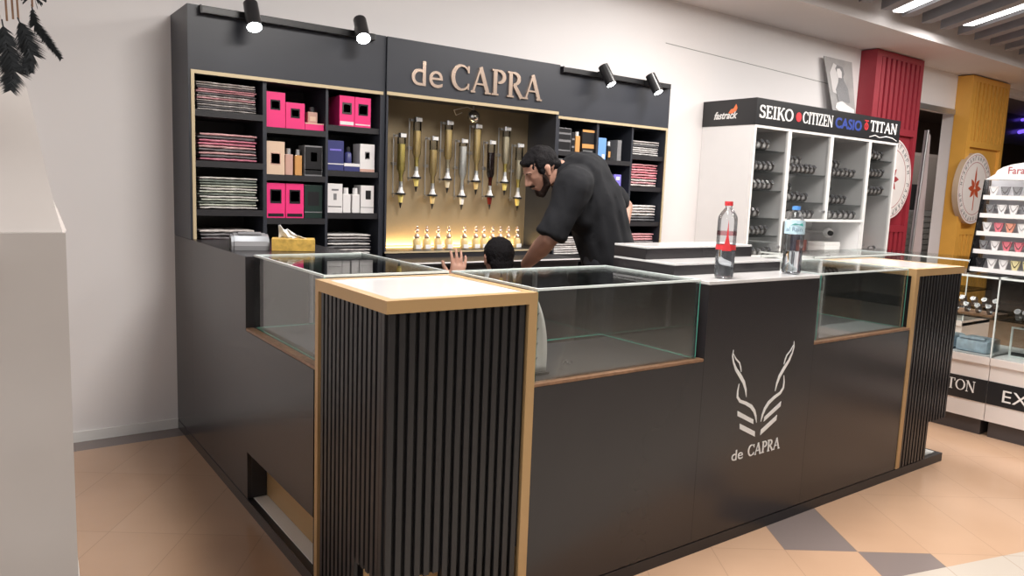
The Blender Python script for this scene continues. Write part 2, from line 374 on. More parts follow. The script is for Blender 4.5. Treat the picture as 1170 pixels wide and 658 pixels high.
def pillar(label, x0, notch_left):
    """slatted pillar x0..x0+D, y 0..D; footprint notch cut at its outer corner"""
    t = thing('slatted_pillar', label, 'pillar', (x0, 0, 0))
    W_ = XB - XA if not notch_left else .52
    zn, nw = .255, .205
    # core body with notch
    c = MB(); e = .012
    if notch_left:
        c.box(e, W_ - e, e, D - e, zn, H - .037); c.box(nw, W_ - e, .03, D - e, ZP + .001, zn); c.box(e + .02, nw, nw - .01, D - e, ZP + .001, zn)
    else:
        c.box(e, W_ - e, e, D - e, zn, H - .037); c.box(e, W_ - nw - .03, e, D - e, ZP + .001, zn); c.box(W_ - nw - .03, W_ - e, nw, D - e, ZP + .001, zn)
    obj('core', c, M['slatback'], t)
    if notch_left:
        g = MB(); g.box(.03, nw - .002, nw - .016, nw - .010, ZP + .001, zn - .002); g.box(nw - .006, nw - .0005, .032, nw - .016, ZP + .001, zn - .002)
        obj('recess_lining', g, M['gold'], t)
    # slats: front face and outer side face
    s = MB(); gw = .034; pitch = .0305 if True else 0
    fx0, fx1 = (0.004, W_ - gw) if notch_left else (gw, W_ - .006)
    n = int((fx1 - fx0) / .0305); p = (fx1 - fx0) / n
    for i in range(n):
        xa = fx0 + p * i; xb_ = xa + p * .58; cx = (xa + xb_) / 2
        inn = cx < nw if notch_left else cx > W_ - nw
        s.box(xa + .003, xb_ + .003, 0, e, zn if inn else ZP + .001, H - .0385)
    side_x = (0, e) if notch_left else (W_ - e, W_)
    n = int((D - .03 - .004) / .0305); p = (D - .03 - .004) / n
    for i in range(n):
        ya = .004 + p * i + (e if i == 0 else 0); yb = .004 + p * i + p * .58 + (e if i == 0 else 0)
        s.box(side_x[0], side_x[1], ya, yb, zn if (ya + yb) / 2 < nw else ZP + .001, H - .0385)
    obj('slat_cladding', s, M['slat'], t)
    # gold: band round the top, stile, top border
    g = MB(); o_ = .004
    g.box(-o_, W_ + o_, -o_, .030, H - .037, H); g.box(-o_, .03, .030, D, H - .037, H); g.box(W_ - .03, W_ + o_, .030, D, H - .037, H); g.box(.03, W_ - .03, D - .03, D, H - .037, H)
    if notch_left:
        g.box(W_ - gw + .004, W_ + o_, -o_, .020, ZP + .001, H - .037); g.box(-o_, .02, D - .026, D, ZP + .001, H - .037)
    else:
        g.box(-o_, gw - .004, -o_, .020, ZP + .001, H - .037); g.box(W_ - .02, W_ + o_, D - .026, D, ZP + .001, H - .037)
    obj('gold_frame', g, M['gold'], t)
    obj('top', MB().box(.031, W_ - .031, .031, D - .031, H - .02, H - .001), M['whitetop'], t)
    return t
pillar('black slatted pillar with gold frame and glossy white top at the near kiosk corner', 0, True)
pillar('black slatted pillar with gold edge at the far end of the front counter', XA, False)

def bay(label, x0, x1, name='counter_base'):
    t = thing(name, label, 'counter', (x0, 0, 0)); W_ = x1 - x0
    b = MB(); b.box(.0005, W_ - .0005, 0, .018, ZP + .001, ZL - .012); b.box(.0005, W_ - .0005, D - .018, D, ZP + .001, ZL - .012); b.box(.0005, W_ - .0005, .018, D - .018, ZL - .035, ZL - .012)
    obj('front_panel', b, M['black'], t)
    obj('shelf_board', MB().box(.002, W_ - .002, .035, D - .02, ZL - .0115, ZL - .001), M['matteblack'], t)
    obj('ledge_edge', MB().box(.0005, W_ - .0005, 0, .034, ZL - .0115, ZL, bev=.003), M['worn'], t)
    return t
bay('black counter base under the large front glass case, beside the near slatted pillar', .5245, X1 - .0005)
bay('black counter base under the front glass case beside the far slatted pillar', X2 + .0005, XA - .0045)

# centre block with stepped tops, emblem and lettering
t = thing('reception_counter', 'taller black counter block with white antelope emblem, de CAPRA lettering and stepped white tops', 'counter', (X1, 0, 0))
W_ = X2 - X1
b = MB(); b.box(0, W_, 0, .018, ZP + .001, H - .014); b.box(0, .018, .018, D, ZP + .001, H - .014); b.box(W_ - .018, W_, .018, D, ZP + .001, H - .014); b.box(.018, W_ - .018, D - .018, D, ZP + .001, H - .014)
obj('body', b, M['black'], t)
obj('top', MB().box(0, W_, 0, D, H - .0135, H, bev=.002), M['whitetop'], t)
for nm, y0, y1, z0, z1, xx in (('step', .19, D + .02, H + .0005, H + .05, .008), ('upper_step', .35, D + .02, H + .0505, H + .105, .008)):
    s_ = obj(nm, MB().box(xx, W_ - .02, y0, y1, z0, z1 - .010), M['black'], t)
    obj('step_top', MB().box(xx, W_ - .02, y0, y1, z1 - .0095, z1, bev=.002), M['whitetop'], s_)
fr = lambda x, z: Vector((x - X1, -.0005, z))
e_ = MB(); dv = (0, -.0015, 0)
HL = [(1.528, .819, .001), (1.5255, .793, .0065), (1.534, .768, .008), (1.554, .736, .0135), (1.585, .705, .0170), (1.611, .675, .0155), (1.627, .643, .011), (1.635, .611, .002)]
LL = [(1.530, .802, .0024), (1.549, .779, .006), (1.572, .762, .007), (1.582, .743, .007), (1.588, .723, .0036)]
JL = [(1.581, .674, .0024), (1.5755, .644, .008), (1.577, .619, .011), (1.596, .599, .013), (1.635, .585, .0145), (1.673, .566, .0165), (1.697, .542, .015), (1.709, .519, .0105), (1.718, .490, .002)]
CX = 1.7325
for P_ in (HL, LL, JL):
    e_.ribbon(P_, fr, dv); e_.ribbon([(2 * CX - a, c, w_) for a, c, w_ in P_], fr, dv)
for q in ([(1.585, .560), (1.587, .538), (1.697, .487), (1.695, .507)], [(1.606, .503), (1.608, .480), (1.714, .430), (1.712, .453)]):
    e_.poly([fr(*p) for p in q], dv); e_.poly([fr(2 * CX - p[0], p[1]) for p in q][::-1], dv)
obj('emblem', e_, M['letter'], t)
text_mesh('small_lettering', 'de', .064, M['letter'], t, frame4((1.567 - X1, -.0005, .348), (1, 0, 0), (0, 0, 1)), sx=1.25)
serif('lettering', 'CAPRA', .050, .222, M['letter'], t, (1.676 - X1, -.0005, .348), (1, 0, 0), (0, 0, 1), ext=.0012, bold=.03)

# left side counter (along Y)
t = thing('side_counter', 'long black side counter with low floor opening, running back to the shelving', 'counter')
b = MB()
b.box(0, .018, .5205, .54, ZP + .001, ZL - .012)
yn0, yn1 = .5205, 1.295
b.box(0, .018, .5205, 1.302, .262, ZL - .012)                 # panel under the glass case above the floor opening
b.box(0, .018, 1.295, 1.302, ZP + .001, .262)
b.box(0, .018, 1.302, 2.2295, ZP + .001, H)                  # full height panel
b.box(.018, D - .018, 1.302, 1.32, ZL - .012, H - .016); b.box(D - .018, D, .5205, 2.2295, ZP + .001, ZL - .012); b.box(D - .018, D, 1.302, 2.2295, ZL - .012, H - .016)
b.box(.018, D - .018, .5205, 1.32, ZL - .035, ZL - .012)
obj('panel', b, M['black'], t)
obj('plinth_face', MB().box(-.002, .0, .5205, 2.598, 0.001, ZP), M['black'], t)
obj('top', MB().box(.0185, D, 1.302, 2.2295, H - .0155, H), M['black'], t)
obj('shelf_board', MB().box(.035, D - .02, .524, 1.30, ZL - .0115, ZL - .001), M['matteblack'], t)
obj('ledge_edge', MB().box(0, .034, .5205, 1.3015, ZL - .0115, ZL, bev=.003), M['worn'], t)
g = MB(); g.box(.085, .09, .5205, 1.2945, ZP + .002, .262); g.box(.018, .085, .5205, 1.2945, .262, .267)
obj('recess_lining', g, M['gold'], t)
obj('recess_end', MB().box(.0185, .084, 1.296, 1.301, ZP + .002, .261), M['matteblack'], t)
obj('panel_extension', MB().box(.0, .018, 2.2305, 2.598, 0.001, H - .001), M['black'], t)

# glass display cases
def glass_case(label, x0, x1, y0, y1, z0, z1, sidepost=None):
    t = thing('glass_display_case', label, 'display case', (x0, y0, z0)); w_, d, h = x1 - x0, y1 - y0, z1 - z0; g = .007
    for nm, bx in (('front_pane', (g, w_ - g, 0, g, .001, h - g)), ('back_pane', (g, w_ - g, d - g, d, .001, h - g)), ('side_pane', (0, g, 0, d, .001, h - g)), ('side_pane', (w_ - g, w_, 0, d, .001, h - g)), ('top_pane', (g, w_ - g, g, d - g, h - g, h - .001))):
        obj(nm, MB().box(*bx), M['glass'], t)
    e = MB(); q = .0078
    e.box(-.001, w_ + .001, -.001, q, h - q, h); e.box(-.001, w_ + .001, d - q, d + .001, h - q, h); e.box(-.001, q, q, d - q, h - q, h); e.box(w_ - q, w_ + .001, q, d - q, h - q, h)
    obj('rim', e, M['edge'], t)
    e = MB()
    for X, Y in ((0, 0), (w_ - .003, 0)): e.box(X, X + .003, Y - .0012, Y - .0002, .002, h - q)
    e.box(g, w_ - g, d - .010, d - g, .001, .004); e.box(0.0072, .0102, .01, d - .01, .001, .004); e.box(w_ - .0102, w_ - .0072, .01, d - .01, .001, .004)
    obj('green_edge', e, M['edgegreen'], t)
    r = MB(); r.box(w_ * .48, w_ * .48 + .014, d - .024, d - .010, .008, h - .01)
    obj('back_post', r, M['steel'], t)
    return t
glass_case('large empty glass case on the front counter beside the near pillar', .538, 1.322, .018, .545, ZL + .0005, 1.108)
glass_case('glass case on the front counter beside the far pillar', 2.13, 2.90, .02, .515, ZL + .0005, 1.103)
glass_case('glass case on the side counter in front of the shelving', .030, .515, .530, 1.282, ZL + .0005, 1.110)

# ================================================================== BACK SHELVING
def shelf_unit(label, x0, x1, yf, zt, cols, zmid, goldside, zshelf):
    """cols: list of (xa, xb, [shelf heights]) in world coordinates"""
    t = thing('shelf_unit', label, 'shelving', (x0, yf, 0)); 
    L = lambda a, b, c, d, e, f: (a - x0, b - x0, c - yf, d - yf, e, f)
    yb = 2.597
    c = MB(); c.box(*L(x0, cols[0][0], yf, yb, H + .001 if x0 < .1 else .0, zt)); c.box(*L(cols[-1][1], x1, yf, yb, .0, zt))
    for k in range(len(cols) - 1): c.box(*L(cols[k][1], cols[k + 1][0], yf + .012, yb, .0, zmid))
    c.box(*L(cols[0][0], cols[-1][1], yf, yf + .02, zmid, zt)); c.box(*L(cols[0][0], cols[-1][1], yf + .02, yb, zt - .02, zt)); c.box(*L(cols[0][0], cols[-1][1], yf + .02, yb, zmid, zmid + .02))
    obj('carcass', c, M['fascia'], t)
    obj('back_board', MB().box(*L(cols[0][0], cols[-1][1], yb - .012, yb, .0, zmid)), M['matteblack'], t)
    for xa, xb, zs in cols:
        for z in zs: obj('shelf', MB().box(*L(xa, xb, yf + .012, yb - .0125, z - .032, z)), M['matteblack'], t)
    g = MB(); q = .016
    g.box(*L(cols[0][0] - q, cols[-1][1] + q, yf - .006, yf + .004, zmid - .002, zmid + .016))
    if goldside == 'L': g.box(*L(cols[0][0] - q, cols[0][0], yf - .006, yf + .004, H + .002, zmid - .002))
    else: g.box(*L(cols[-1][1], cols[-1][1] + q, yf - .006, yf + .004, .8, zmid - .002))
    obj('gold_trim', g, M['paletrim'], t)
    return t
SL = [(.028, .375, [1.76, 1.505, 1.255, 1.02]), (.395, .725, [1.702, 1.450, 1.214, .98]), (.740, 1.052, [1.740, 1.488, 1.247, .985])]
shelf_unit('black shelving on the side-counter end, holding pink perfume boxes and fabric packets', 0, 1.082, 2.23, 2.268, SL, 1.937, 'L', None)
SR = [(2.40, 2.757, [1.700, 1.445, 1.20, .97]), (2.777, 3.105, [1.660, 1.425, 1.19, .96]), (3.122, 3.452, [1.712, 1.477, 1.213, .95])]
SR_ = .05
shelf_unit('black shelving behind the man, holding fabric packets and small perfume boxes', 2.374, 3.475, 2.23, 2.262, SR, 1.915, 'R', None)
# niche unit
nx0, nx1, ny, nb = 1.084, 2.372, 2.215, 2.53
t = thing('perfume_niche', 'gold-backed niche with de CAPRA sign in the middle of the back shelving', 'display unit', (nx0, ny, 0))
L = lambda a, b, c, d, e, f: (a - nx0, b - nx0, c - ny, d - ny, e, f)
c = MB(); c.box(*L(nx0, nx1, ny, 2.597, 1.955, 2.2655)); c.box(*L(nx0, nx0 + .012, ny, nb, .97, 1.955)); c.box(*L(nx1 - .016, nx1, ny, nb, .97, 1.955))
obj('carcass', c, M['fascia'], t)
c = MB(); c.box(*L(nx0, nx1, ny, 2.597, .02, .97)); c.box(*L(nx0, nx1, ny, nb, .97, 1.018))
obj('lower_cabinet', c, M['matteblack'], t)
obj('back_panel', MB().box(*L(nx0 + .012, nx1 - .016, nb, nb + .012, .97, 1.955)), M['goldpanel'], t)
obj('gold_trim', MB().box(*L(nx0, nx1, ny - .006, ny, 1.937, 1.956)), M['paletrim'], t); obj('lower_trim', MB().box(*L(nx0 + .002, nx1 - .002, ny - .006, ny, 1.012, 1.022)), M['paletrim'], t)
text_mesh('sign_small_letters', 'de', .212, M['mirrorgold'], t, frame4((1.232 - nx0, -.001, 2.012), (1, 0, 0), (0, 0, 1)), ext=.006, sx=1.1)
serif('sign_letters', 'CAPRA', .158, .705, M['mirrorgold'], t, (1.512 - nx0, -.001, 2.012), (1, 0, 0), (0, 0, 1), ext=.010, bold=.02)
# drawer desk below the niche
t = thing('work_counter', 'low black work counter with white front edge below the perfume niche', 'counter', (1.09, 1.90, 0))
obj('top', MB().box(0, 1.27, 0, .31, .965, .985), M['matteblack'], t)
obj('edge_strip', MB().box(0, 1.27, -.006, -.0005, .978, .986), M['white'], t)
obj('body', MB().box(0, 1.27, .02, .31, .005, .9645), M['matteblack'], t)

# track rails and spotlights
for x0, x1, z, y, lab in ((.06, 1.0, 2.245, 2.23, 'thin black light rail along the top of the shelving above the pink boxes'), (2.39, 3.44, 2.238, 2.23, 'thin black light rail along the top of the shelving behind the man')):
    t = thing('light_rail', lab, 'light rail', (x0, y, z)); 
    obj('rail', MB().box(0, x1 - x0, -.036, -.0005, -.018, .018, bev=.003), M['darkcard'], t)
    obj('end_cap', MB().box(-.006, 0, -.038, -.0005, -.02, .02), M['matteblack'], t)
def spot(x, z, y, label, power, d=(.20, -.45, -.87), rr=.031):
    t = thing('track_spotlight', label, 'spotlight', (x, y, z))
    d = Vector(d).normalized(); top = Vector((0, 0, .055)); end = top + d * .135
    obj('stem', MB().box(-.012, .012, .0, .050, -.01, .03, bev=.002).cyl((0, .02, .02), (0, .0, .05), .009, seg=10), M['darkcard'], t)
    obj('lamp_head', MB().cyl(top - d * .01, end, .036, .038, 24), M['darkcard'], t, smooth=True)
    obj('lens', MB().cyl(end, end + d * .002, rr, rr, 24), M['ledwhite'], t)
    l = bpy.data.lights.new('spot_light', 'SPOT'); l.energy = power; l.spot_size = math.radians(100); l.spot_blend = .6; l.shadow_soft_size = .03; l.color = (.93, .96, 1)
    o = bpy.data.objects.new('spot_light', l); COL.objects.link(o); o.parent = t; o.location = end + d * .02
    o.rotation_euler = d.to_track_quat('-Z', 'Y').to_euler()
spot(.285, 2.235, 2.145, 'lit black spotlight nearest the kiosk end panel, over the stacked fabric packets', 12, (-.02, -.50, -.86), .036)
spot(.88, 2.250, 2.145, 'lit black spotlight beside the large de CAPRA sign', 12, (-.12, -.62, -.77), .036)
spot(2.70, 2.228, 2.145, 'lit black spotlight above the man, first on the far rail', 7)
spot(3.165, 2.222, 2.145, 'lit black spotlight at the far end of the far rail', 7)

# ================================================================== STOCK ON THE SHELVES
PK = {}
def packet_mats(kind):
    out = []
    pal = {'mono': [(.60, .58, .57), (.10, .10, .11), (.45, .42, .42)], 'pinkish': [(.62, .30, .33), (.55, .50, .48), (.60, .18, .22), (.16, .15, .16)], 'pink': [(.72, .22, .30), (.70, .35, .36), (.15, .14, .15)], 'green': [(.50, .52, .44), (.22, .25, .22), (.62, .58, .55)]}[kind]
    for i, c in enumerate(pal):
        m = mat('folded_fabric_' + kind, c, .45, var=.65, scale=55); out.append(m)
    return out
for k in ('mono', 'pinkish', 'pink', 'green'): PK[k] = packet_mats(k)
def packet(wd, dp, th, m):
    """a folded scarf in a clear sleeve: rounded slab with a folded front edge"""
    mb = MB(); n = 10; prof = []
    rows = []
    for i in range(n + 1):
        u = i / n; rows.append((u - .5) * wd)
    bm = mb.bm
    ring = lambda x, k: [(x, -dp / 2 + .004, th * .18), (x, -dp / 2, th * .5), (x, -dp / 2 + .004, th * .84), (x, dp / 2, th * .9), (x, dp / 2, th * .1)]
    R = []
    for i, x in enumerate(rows):
        j = (random.random() - .5) * th * .5; sh = .78 if i in (0, n) else 1
        R.append([bm.verts.new((px, py + (random.random() - .5) * .004, j * .3 + pz * sh + (1 - sh) * th * .4)) for px, py, pz in ring(x, i)])
    for i in range(n):
        for k in range(5): bm.faces.new((R[i][k], R[i][(k + 1) % 5], R[i + 1][(k + 1) % 5], R[i + 1][k]))
    bm.faces.new(R[0]); bm.faces.new(R[-1][::-1])
    return mb
def stack(x0, x1, z0, z1, n, kind, label, group, y=2.27, tilt=0, seq=None):
    th = (z1 - z0) / n; protos = {}
    for i in range(n):
        key = (seq[i % len(seq)] if seq else random.randrange(len(PK[kind])), i % 3)
        if key not in protos:
            dp = .27
            o = obj('fabric_packet', packet(x1 - x0, dp, th * .96, None), PK[kind][key[0]], None, smooth=False)
            protos[key] = o
        else:
            o = protos[key].copy(); COL.objects.link(o)
        tag(o, label, 'fabric packet', group)
        o.location = ((x0 + x1) / 2 + random.uniform(-.006, .006), y + .135 + random.uniform(-.007, .004), z0 + .0008 + i * th)
        o.rotation_euler = (0, tilt, random.uniform(-.02, .02))
S_G = 'folded fabric packet in the '
stack(.050, .345, 1.762, 1.906, 13, 'pinkish', 'flat folded fabric packet in the topmost stack beside the pink boxes', 'packets in the topmost stack of the near shelving', seq=[1, 3, 1, 3, 1, 0, 1, 3, 0, 0, 3, 1, 1])
stack(.055, .345, 1.507, 1.650, 9, 'pink', 'folded coral pink fabric packet in the second stack from the top', 'packets in the coral pink stack', seq=[0, 2, 1, 2, 1, 0, 0, 2, 1])
stack(.055, .350, 1.257, 1.425, 12, 'green', 'folded grey and white patterned fabric packet in the third stack from the top', 'packets in the grey patterned stack', seq=[2, 0, 1, 0, 2, 1, 0, 2, 0, 1, 1, 2])
stack(.060, .340, 1.022, 1.150, 7, 'pinkish', 'folded fabric packet in the low stack behind the payment terminal', 'packets in the lowest near stack', seq=[0, 3, 1, 0, 3, 3, 1])
stack(.752, 1.020, .987, 1.125, 8, 'mono', 'folded black and white fabric packet under the white cartons', 'packets under the white cartons', seq=[1, 0, 2, 1, 0, 1, 2, 0])
stack(3.14, 3.425, 1.714, 1.822, 7, 'mono', 'folded white and grey fabric packet at the top of the far column', 'packets at the top of the far column', seq=[0, 2, 0, 0, 1, 0, 2])
stack(3.14, 3.420, 1.479, 1.652, 9, 'pinkish', 'folded rose and grey fabric packet in the second stack of the far column', 'packets in the rose stack of the far column', seq=[1, 0, 1, 2, 0, 2, 0, 2, 0])
stack(3.14, 3.425, 1.215, 1.342, 6, 'mono', 'folded pale fabric packet in the third stack of the far column', 'packets in the third stack of the far column', seq=[1, 1, 0, 2, 0, 0])
stack(3.14, 3.420, .952, 1.125, 9, 'pinkish', 'folded peach fabric packet at the bottom of the far column', 'packets at the bottom of the far column', seq=[1, 3, 1, 3, 0, 3, 0, 0, 0])
stack(2.415, 2.69, .972, 1.10, 8, 'mono', 'folded white fabric packet glimpsed under the bent man', 'packets glimpsed under the man', seq=[0, 2, 0, 0, 2])

def carton(x0, x1, z0, h, m, label, cat='box', y=2.262, d=.10, marks=(), name='perfume_box'):
    """box with printed panels; marks: (u0,u1,v0,v1,material) as fractions of the front"""
    t = thing(name, label, cat, (x0, y, z0 + .0005)); w_ = x1 - x0
    obj('box_body', MB().box(0, w_, 0, d, 0, h, bev=.0015), m, t)
    for i, (u0, u1, v0, v1, mm) in enumerate(marks):
        obj('printed_panel', MB().box(u0 * w_, u1 * w_, -.0012, -.0002, v0 * h, v1 * h), mm, t)
    return t
lab = (.22, .78, .48, .80, M['darkcard']); lab2 = (.26, .74, .52, .76, M['greycard']); bot = (.12, .88, .06, .15, M['darkcard']); stripe = (0, 1, .19, .22, M['darkcard'])
# column 2
carton(.397, .503, 1.702, .187, M['pink'], 'tall hot pink box, leftmost on the top shelf, beside a shorter pink box', marks=((.24, .74, .50, .78, M['darkcard']), (.30, .68, .54, .74, M['greycard'])))
carton(.506, .612, 1.702, .140, M['pink'], 'shorter hot pink box between the tall pink box and the pink-capped bottle', marks=((.26, .74, .42, .78, M['darkcard']), (.32, .68, .48, .72, M['greycard'])))
carton(.614, .722, 1.702, .040, M['pink'], 'low flat hot pink box carrying a small perfume bottle', marks=((0, 1, .84, .98, M['beige']),))
def bottle(x, z, y, r, h, m, capm, label, name='perfume_bottle', square=True, cap=.3, band=None):
    t = thing(name, label, 'perfume bottle', (x, y, z + .0005)); hb = h * (1 - cap)
    if square: obj('flask', MB().box(-r, r, -r * .7, r * .7, 0, hb, bev=.004), m, t)
    else: obj('flask', MB().lathe([(r, 0), (r, hb * .82), (r * .8, hb * .93), (r * .4, hb)], seg=20), m, t, smooth=True)
    obj('cap', MB().cyl((0, 0, hb + .0003), (0, 0, h), r * .62, r * .58, 16), capm, t, smooth=True)
    if band: obj('label_band', MB().box(-r * .6, r * .6, -r * .7 - .0015, -r * .7 - .0003, hb * .2, hb * .6), band, t)
    return t
bottle(.665, 1.742, 2.30, .028, .088, M['rose'], M['darkcard'], 'small rose perfume bottle standing on the low pink box', band=M['beige'])
carton(.399, .500, 1.450, .178, M['beige'], 'peach perfume box on the shelf below the tall pink box', marks=((.24, .76, .30, .66, M['rose']), (.27, .73, .33, .63, M['beige'])))
bottle(.528, 1.450, 2.285, .021, .145, M['rose'], M['steel'], 'brown perfume bottle beside the peach box', cap=.22)
bottle(.581, 1.450, 2.285, .020, .142, M['amber'], M['steel'], 'amber perfume bottle between brown bottle and dark box', cap=.22)
carton(.612, .715, 1.450, .168, M['greycard'], 'dark grey perfume box beside the amber bottle', marks=((.03, .97, .05, .95, M['darkcard']), (.34, .70, .48, .78, M['rose']), (.03, .97, .19, .23, M['carton'])))
carton(.399, .502, 1.214, .190, M['pink'], 'hot pink box on the third shelf, next to another pink one', marks=((.20, .80, .42, .82, M['darkcard']), (.26, .74, .48, .78, M['greycard']), (.08, .92, .04, .13, M['darkcard'])))
carton(.506, .608, 1.214, .190, M['pink'], 'hot pink box on the third shelf, touching the dark green box', marks=((.20, .80, .42, .82, M['darkcard']), (.26, .74, .48, .78, M['greycard']), (.08, .92, .04, .13, M['darkcard'])))
carton(.612, .716, 1.214, .186, M['greencard'], 'dark green perfume box beside the pink box', marks=((.18, .82, .38, .80, M['darkcard']), (0, 1, .17, .20, M['greycard'])))
# column 3
carton(.815, .905, 1.740, .170, M['pink'], 'pink box with shiny silver label on the upper shelf, its side showing', d=.16, marks=((.18, .82, .40, .78, M['chrome']), (.27, .73, .46, .72, M['greycard']), (.04, .96, .05, .16, M['carton'])))
carton(.908, 1.008, 1.740, .170, M['pink'], 'pink box with dark label on the upper shelf nearest the gold niche', marks=((.22, .82, .40, .78, M['darkcard']), (.28, .76, .45, .73, M['greycard']), (.04, .96, .07, .11, M['carton'])))
carton(.745, .843, 1.488, .168, M['navy'], 'indigo perfume box beside the small dark bottle', marks=((.15, .85, .66, .72, M['purple']), (0, 1, .20, .235, M['carton'])))
carton(.846, .942, 1.488, .045, M['navy'], 'low indigo tray box under the small dark bottle', marks=((.0, 1, .60, .98, M['carton']),))
bottle(.885, 1.5345, 2.30, .021, .092, M['navy'], M['darkcard'], 'small dark bottle standing on the low indigo box', square=False)
carton(.944, 1.036, 1.488, .160, M['carton'], 'white perfume box beside the gold niche, above the white cartons', marks=((.34, .66, .46, .72, M['greycard']), (.37, .63, .49, .69, M['carton']), (0, 1, .0, .10, M['rose'])))
carton(.743, .838, 1.247, .166, M['carton'], 'white carton with printed crest and dark base line', marks=((.30, .74, .76, .82, M['greycard']), (.42, .62, .44, .66, M['greycard']), (.08, .92, .20, .225, M['darkcard'])))
bottle(.868, 1.247, 2.285, .024, .145, M['carton'], M['white'], 'white bottle beside the crested white carton', cap=.25)
bottle(.925, 1.247, 2.285, .024, .145, M['carton'], M['white'], 'white bottle next to the white carton with black square', cap=.25)
carton(.952, 1.035, 1.247, .162, M['carton'], 'white carton with black square label beside the gold niche', marks=((.36, .76, .50, .82, M['darkcard']), (0, 1, .20, .22, M['greycard'])))
# far shelving
carton(2.412, 2.535, 1.700, .158, M['greycard'], 'dark glossy box with silver lines on the shelf above the man', marks=((.03, .97, .80, .97, M['darkcard']), (.03, .97, .50, .72, M['darkcard']), (.03, .97, .06, .40, M['darkcard'])))
carton(2.542, 2.572, 1.700, .132, M['darkcard'], 'slim black box beside the dark glossy box', marks=((.1, .9, .6, .7, M['greycard']), (.1, .9, .2, .3, M['greycard'])))
bottle(2.606, 1.700, 2.285, .021, .142, M['amber'], M['paper'], 'slim amber bottle above the man', cap=.2)
carton(2.640, 2.752, 1.700, .160, M['darkcard'], 'black box with gold bands above the man', marks=((0, 1, .90, 1, M['amber']), (0, 1, .20, .38, M['amber']), (.1, .9, .02, .10, M['steel'])))
carton(2.785, 2.872, 1.660, .155, M['blue'], 'light blue perfume box on the far shelving', marks=((.55, .85, .05, .25, M['carton']),))
bottle(2.915, 1.660, 2.285, .018, .135, M['darkcard'], M['carton'], 'small dark bottle with white cap beside the light blue box', band=M['amber'], cap=.22)
carton(2.985, 3.025, 1.660, .150, M['greycard'], 'narrow speckled grey box in the blue box compartment')
carton(2.965, 3.040, 1.425, .135, M['purple'], 'violet box on the shelf beside the man\'s back', marks=((.3, .8, .70, .88, M['carton']), (0, 1, 0, .06, M['carton'])))
carton(2.412, 2.51, 1.445, .20, M['greycard'], 'grey box just showing over the man\'s shoulder', marks=((.05, .95, .72, .97, M['darkcard']),))
carton(2.58, 2.69, 1.445, .20, M['greycard'], 'grey box showing over the man\'s back', marks=((.05, .95, .80, .97, M['darkcard']),))

# ================================================================== NICHE CONTENTS
def dispenser(x, ztop, fill, low, label, fl=.78):
    t = thing('perfume_dispenser', label, 'dispenser', (x, 2.45, ztop)); r = .0265
    obj('cap', MB().cyl((0, 0, -.028), (0, 0, 0), r * 1.02, r * 1.02, 20), M['chrome'], t, smooth=True)
    obj('cap_tag', MB().box(-.019, .019, -r - .003, -r - .001, -.026, -.004), M['letter'], t)
    g = MB().lathe([(r, -.0285), (r, -.225), (r * .50, -.262), (r * .50, -.335)][::-1], seg=20)
    obj('glass_tube', g, M['glassdim'], t, smooth=True)
    zt = -.03 - .19 * (1 - fl)
    obj('oil', MB().lathe([(.0005, -.334), (r * .40, -.334), (r * .40, -.262), (r * .88, -.224), (r * .88, zt), (.0005, zt)], seg=18), [fill], t, smooth=True)
    if low is not None: obj('lower_oil', MB().lathe([(r * .43, -.334), (r * .43, -.262), (r * .60, -.250)], seg=18), low, t, smooth=True)
    obj('valve', MB().lathe([(r * .9, -.372), (r * .5, -.350), (r * .42, -.300)], seg=18), M['white'], t, smooth=True)
    obj('ring', MB().lathe([(r * 1.25, -.384), (r * 1.25, -.372)], seg=20), M['darkcard'], t, smooth=True)
    obj('nozzle', MB().lathe([(r * .45, -.432), (r * .7, -.3845)], seg=18), low or fill, t, smooth=True)
    obj('tip', MB().lathe([(.002, -.468), (r * .40, -.4325)], seg=14), M['darkcard'], t, smooth=True)
    b = MB(); b.cyl((-.035, .040, -.400), (-.035, .040, -.005), .0045, seg=8); b.box(-.037, .0, .012, .045, -.022, -.010); b.box(-.040, -.004, .02, .05, -.385, -.375); b.box(-.03, -.01, .045, .079, -.20, -.18)
    obj('bracket', b, M['steel'], t)
tubes = [(1.309, 1.743, M['yl'], None, 'yellow oil dispenser, first low one from the pink boxes side', .80), (1.418, 1.848, M['or'], M['yl'], 'amber oil dispenser, first high one from the pink boxes side', .72),
         (1.540, 1.740, M['or'], None, 'amber oil dispenser hanging low between two high ones', .70), (1.650, 1.847, M['or'], M['pale'], 'pale amber dispenser hanging high beside the white one', .85),
         (1.765, 1.739, M['milk'], M['milk'], 'milky white oil dispenser under the round silver ball', .90), (1.875, 1.843, M['or'], M['or'], 'amber dispenser hanging high just beside the silver ball', .98),
         (1.990, 1.745, M['dark'], M['winered'], 'dark red-black oil dispenser', .72), (2.112, 1.844, M['pale'], M['yl'], 'beige oil dispenser hanging high beside the dark one', .80),
         (2.228, 1.740, M['pale'], M['yl'], 'yellowish dispenser right in front of the bent man\'s forehead', .55)]
for a in tubes: dispenser(*a)
# silver ball
t = thing('silver_ball', 'round silver ball hanging at the top of the gold niche', 'ornament', (1.806, 2.40, 1.885))
obj('ball', MB().sphere((0, 0, 0), .042, seg=24), M['chrome'], t, smooth=True)
obj('cord', MB().tube([(0, 0, .042), (-.03, .03, .060), (-.09, .10, .04), (-.06, .12, .01), (-.02, .11, .03)], .002, 6), M['paper'], t)
obj('mount', MB().cyl((0, 0, .041), (0, 0, .069), .006, seg=10), M['steel'], t)
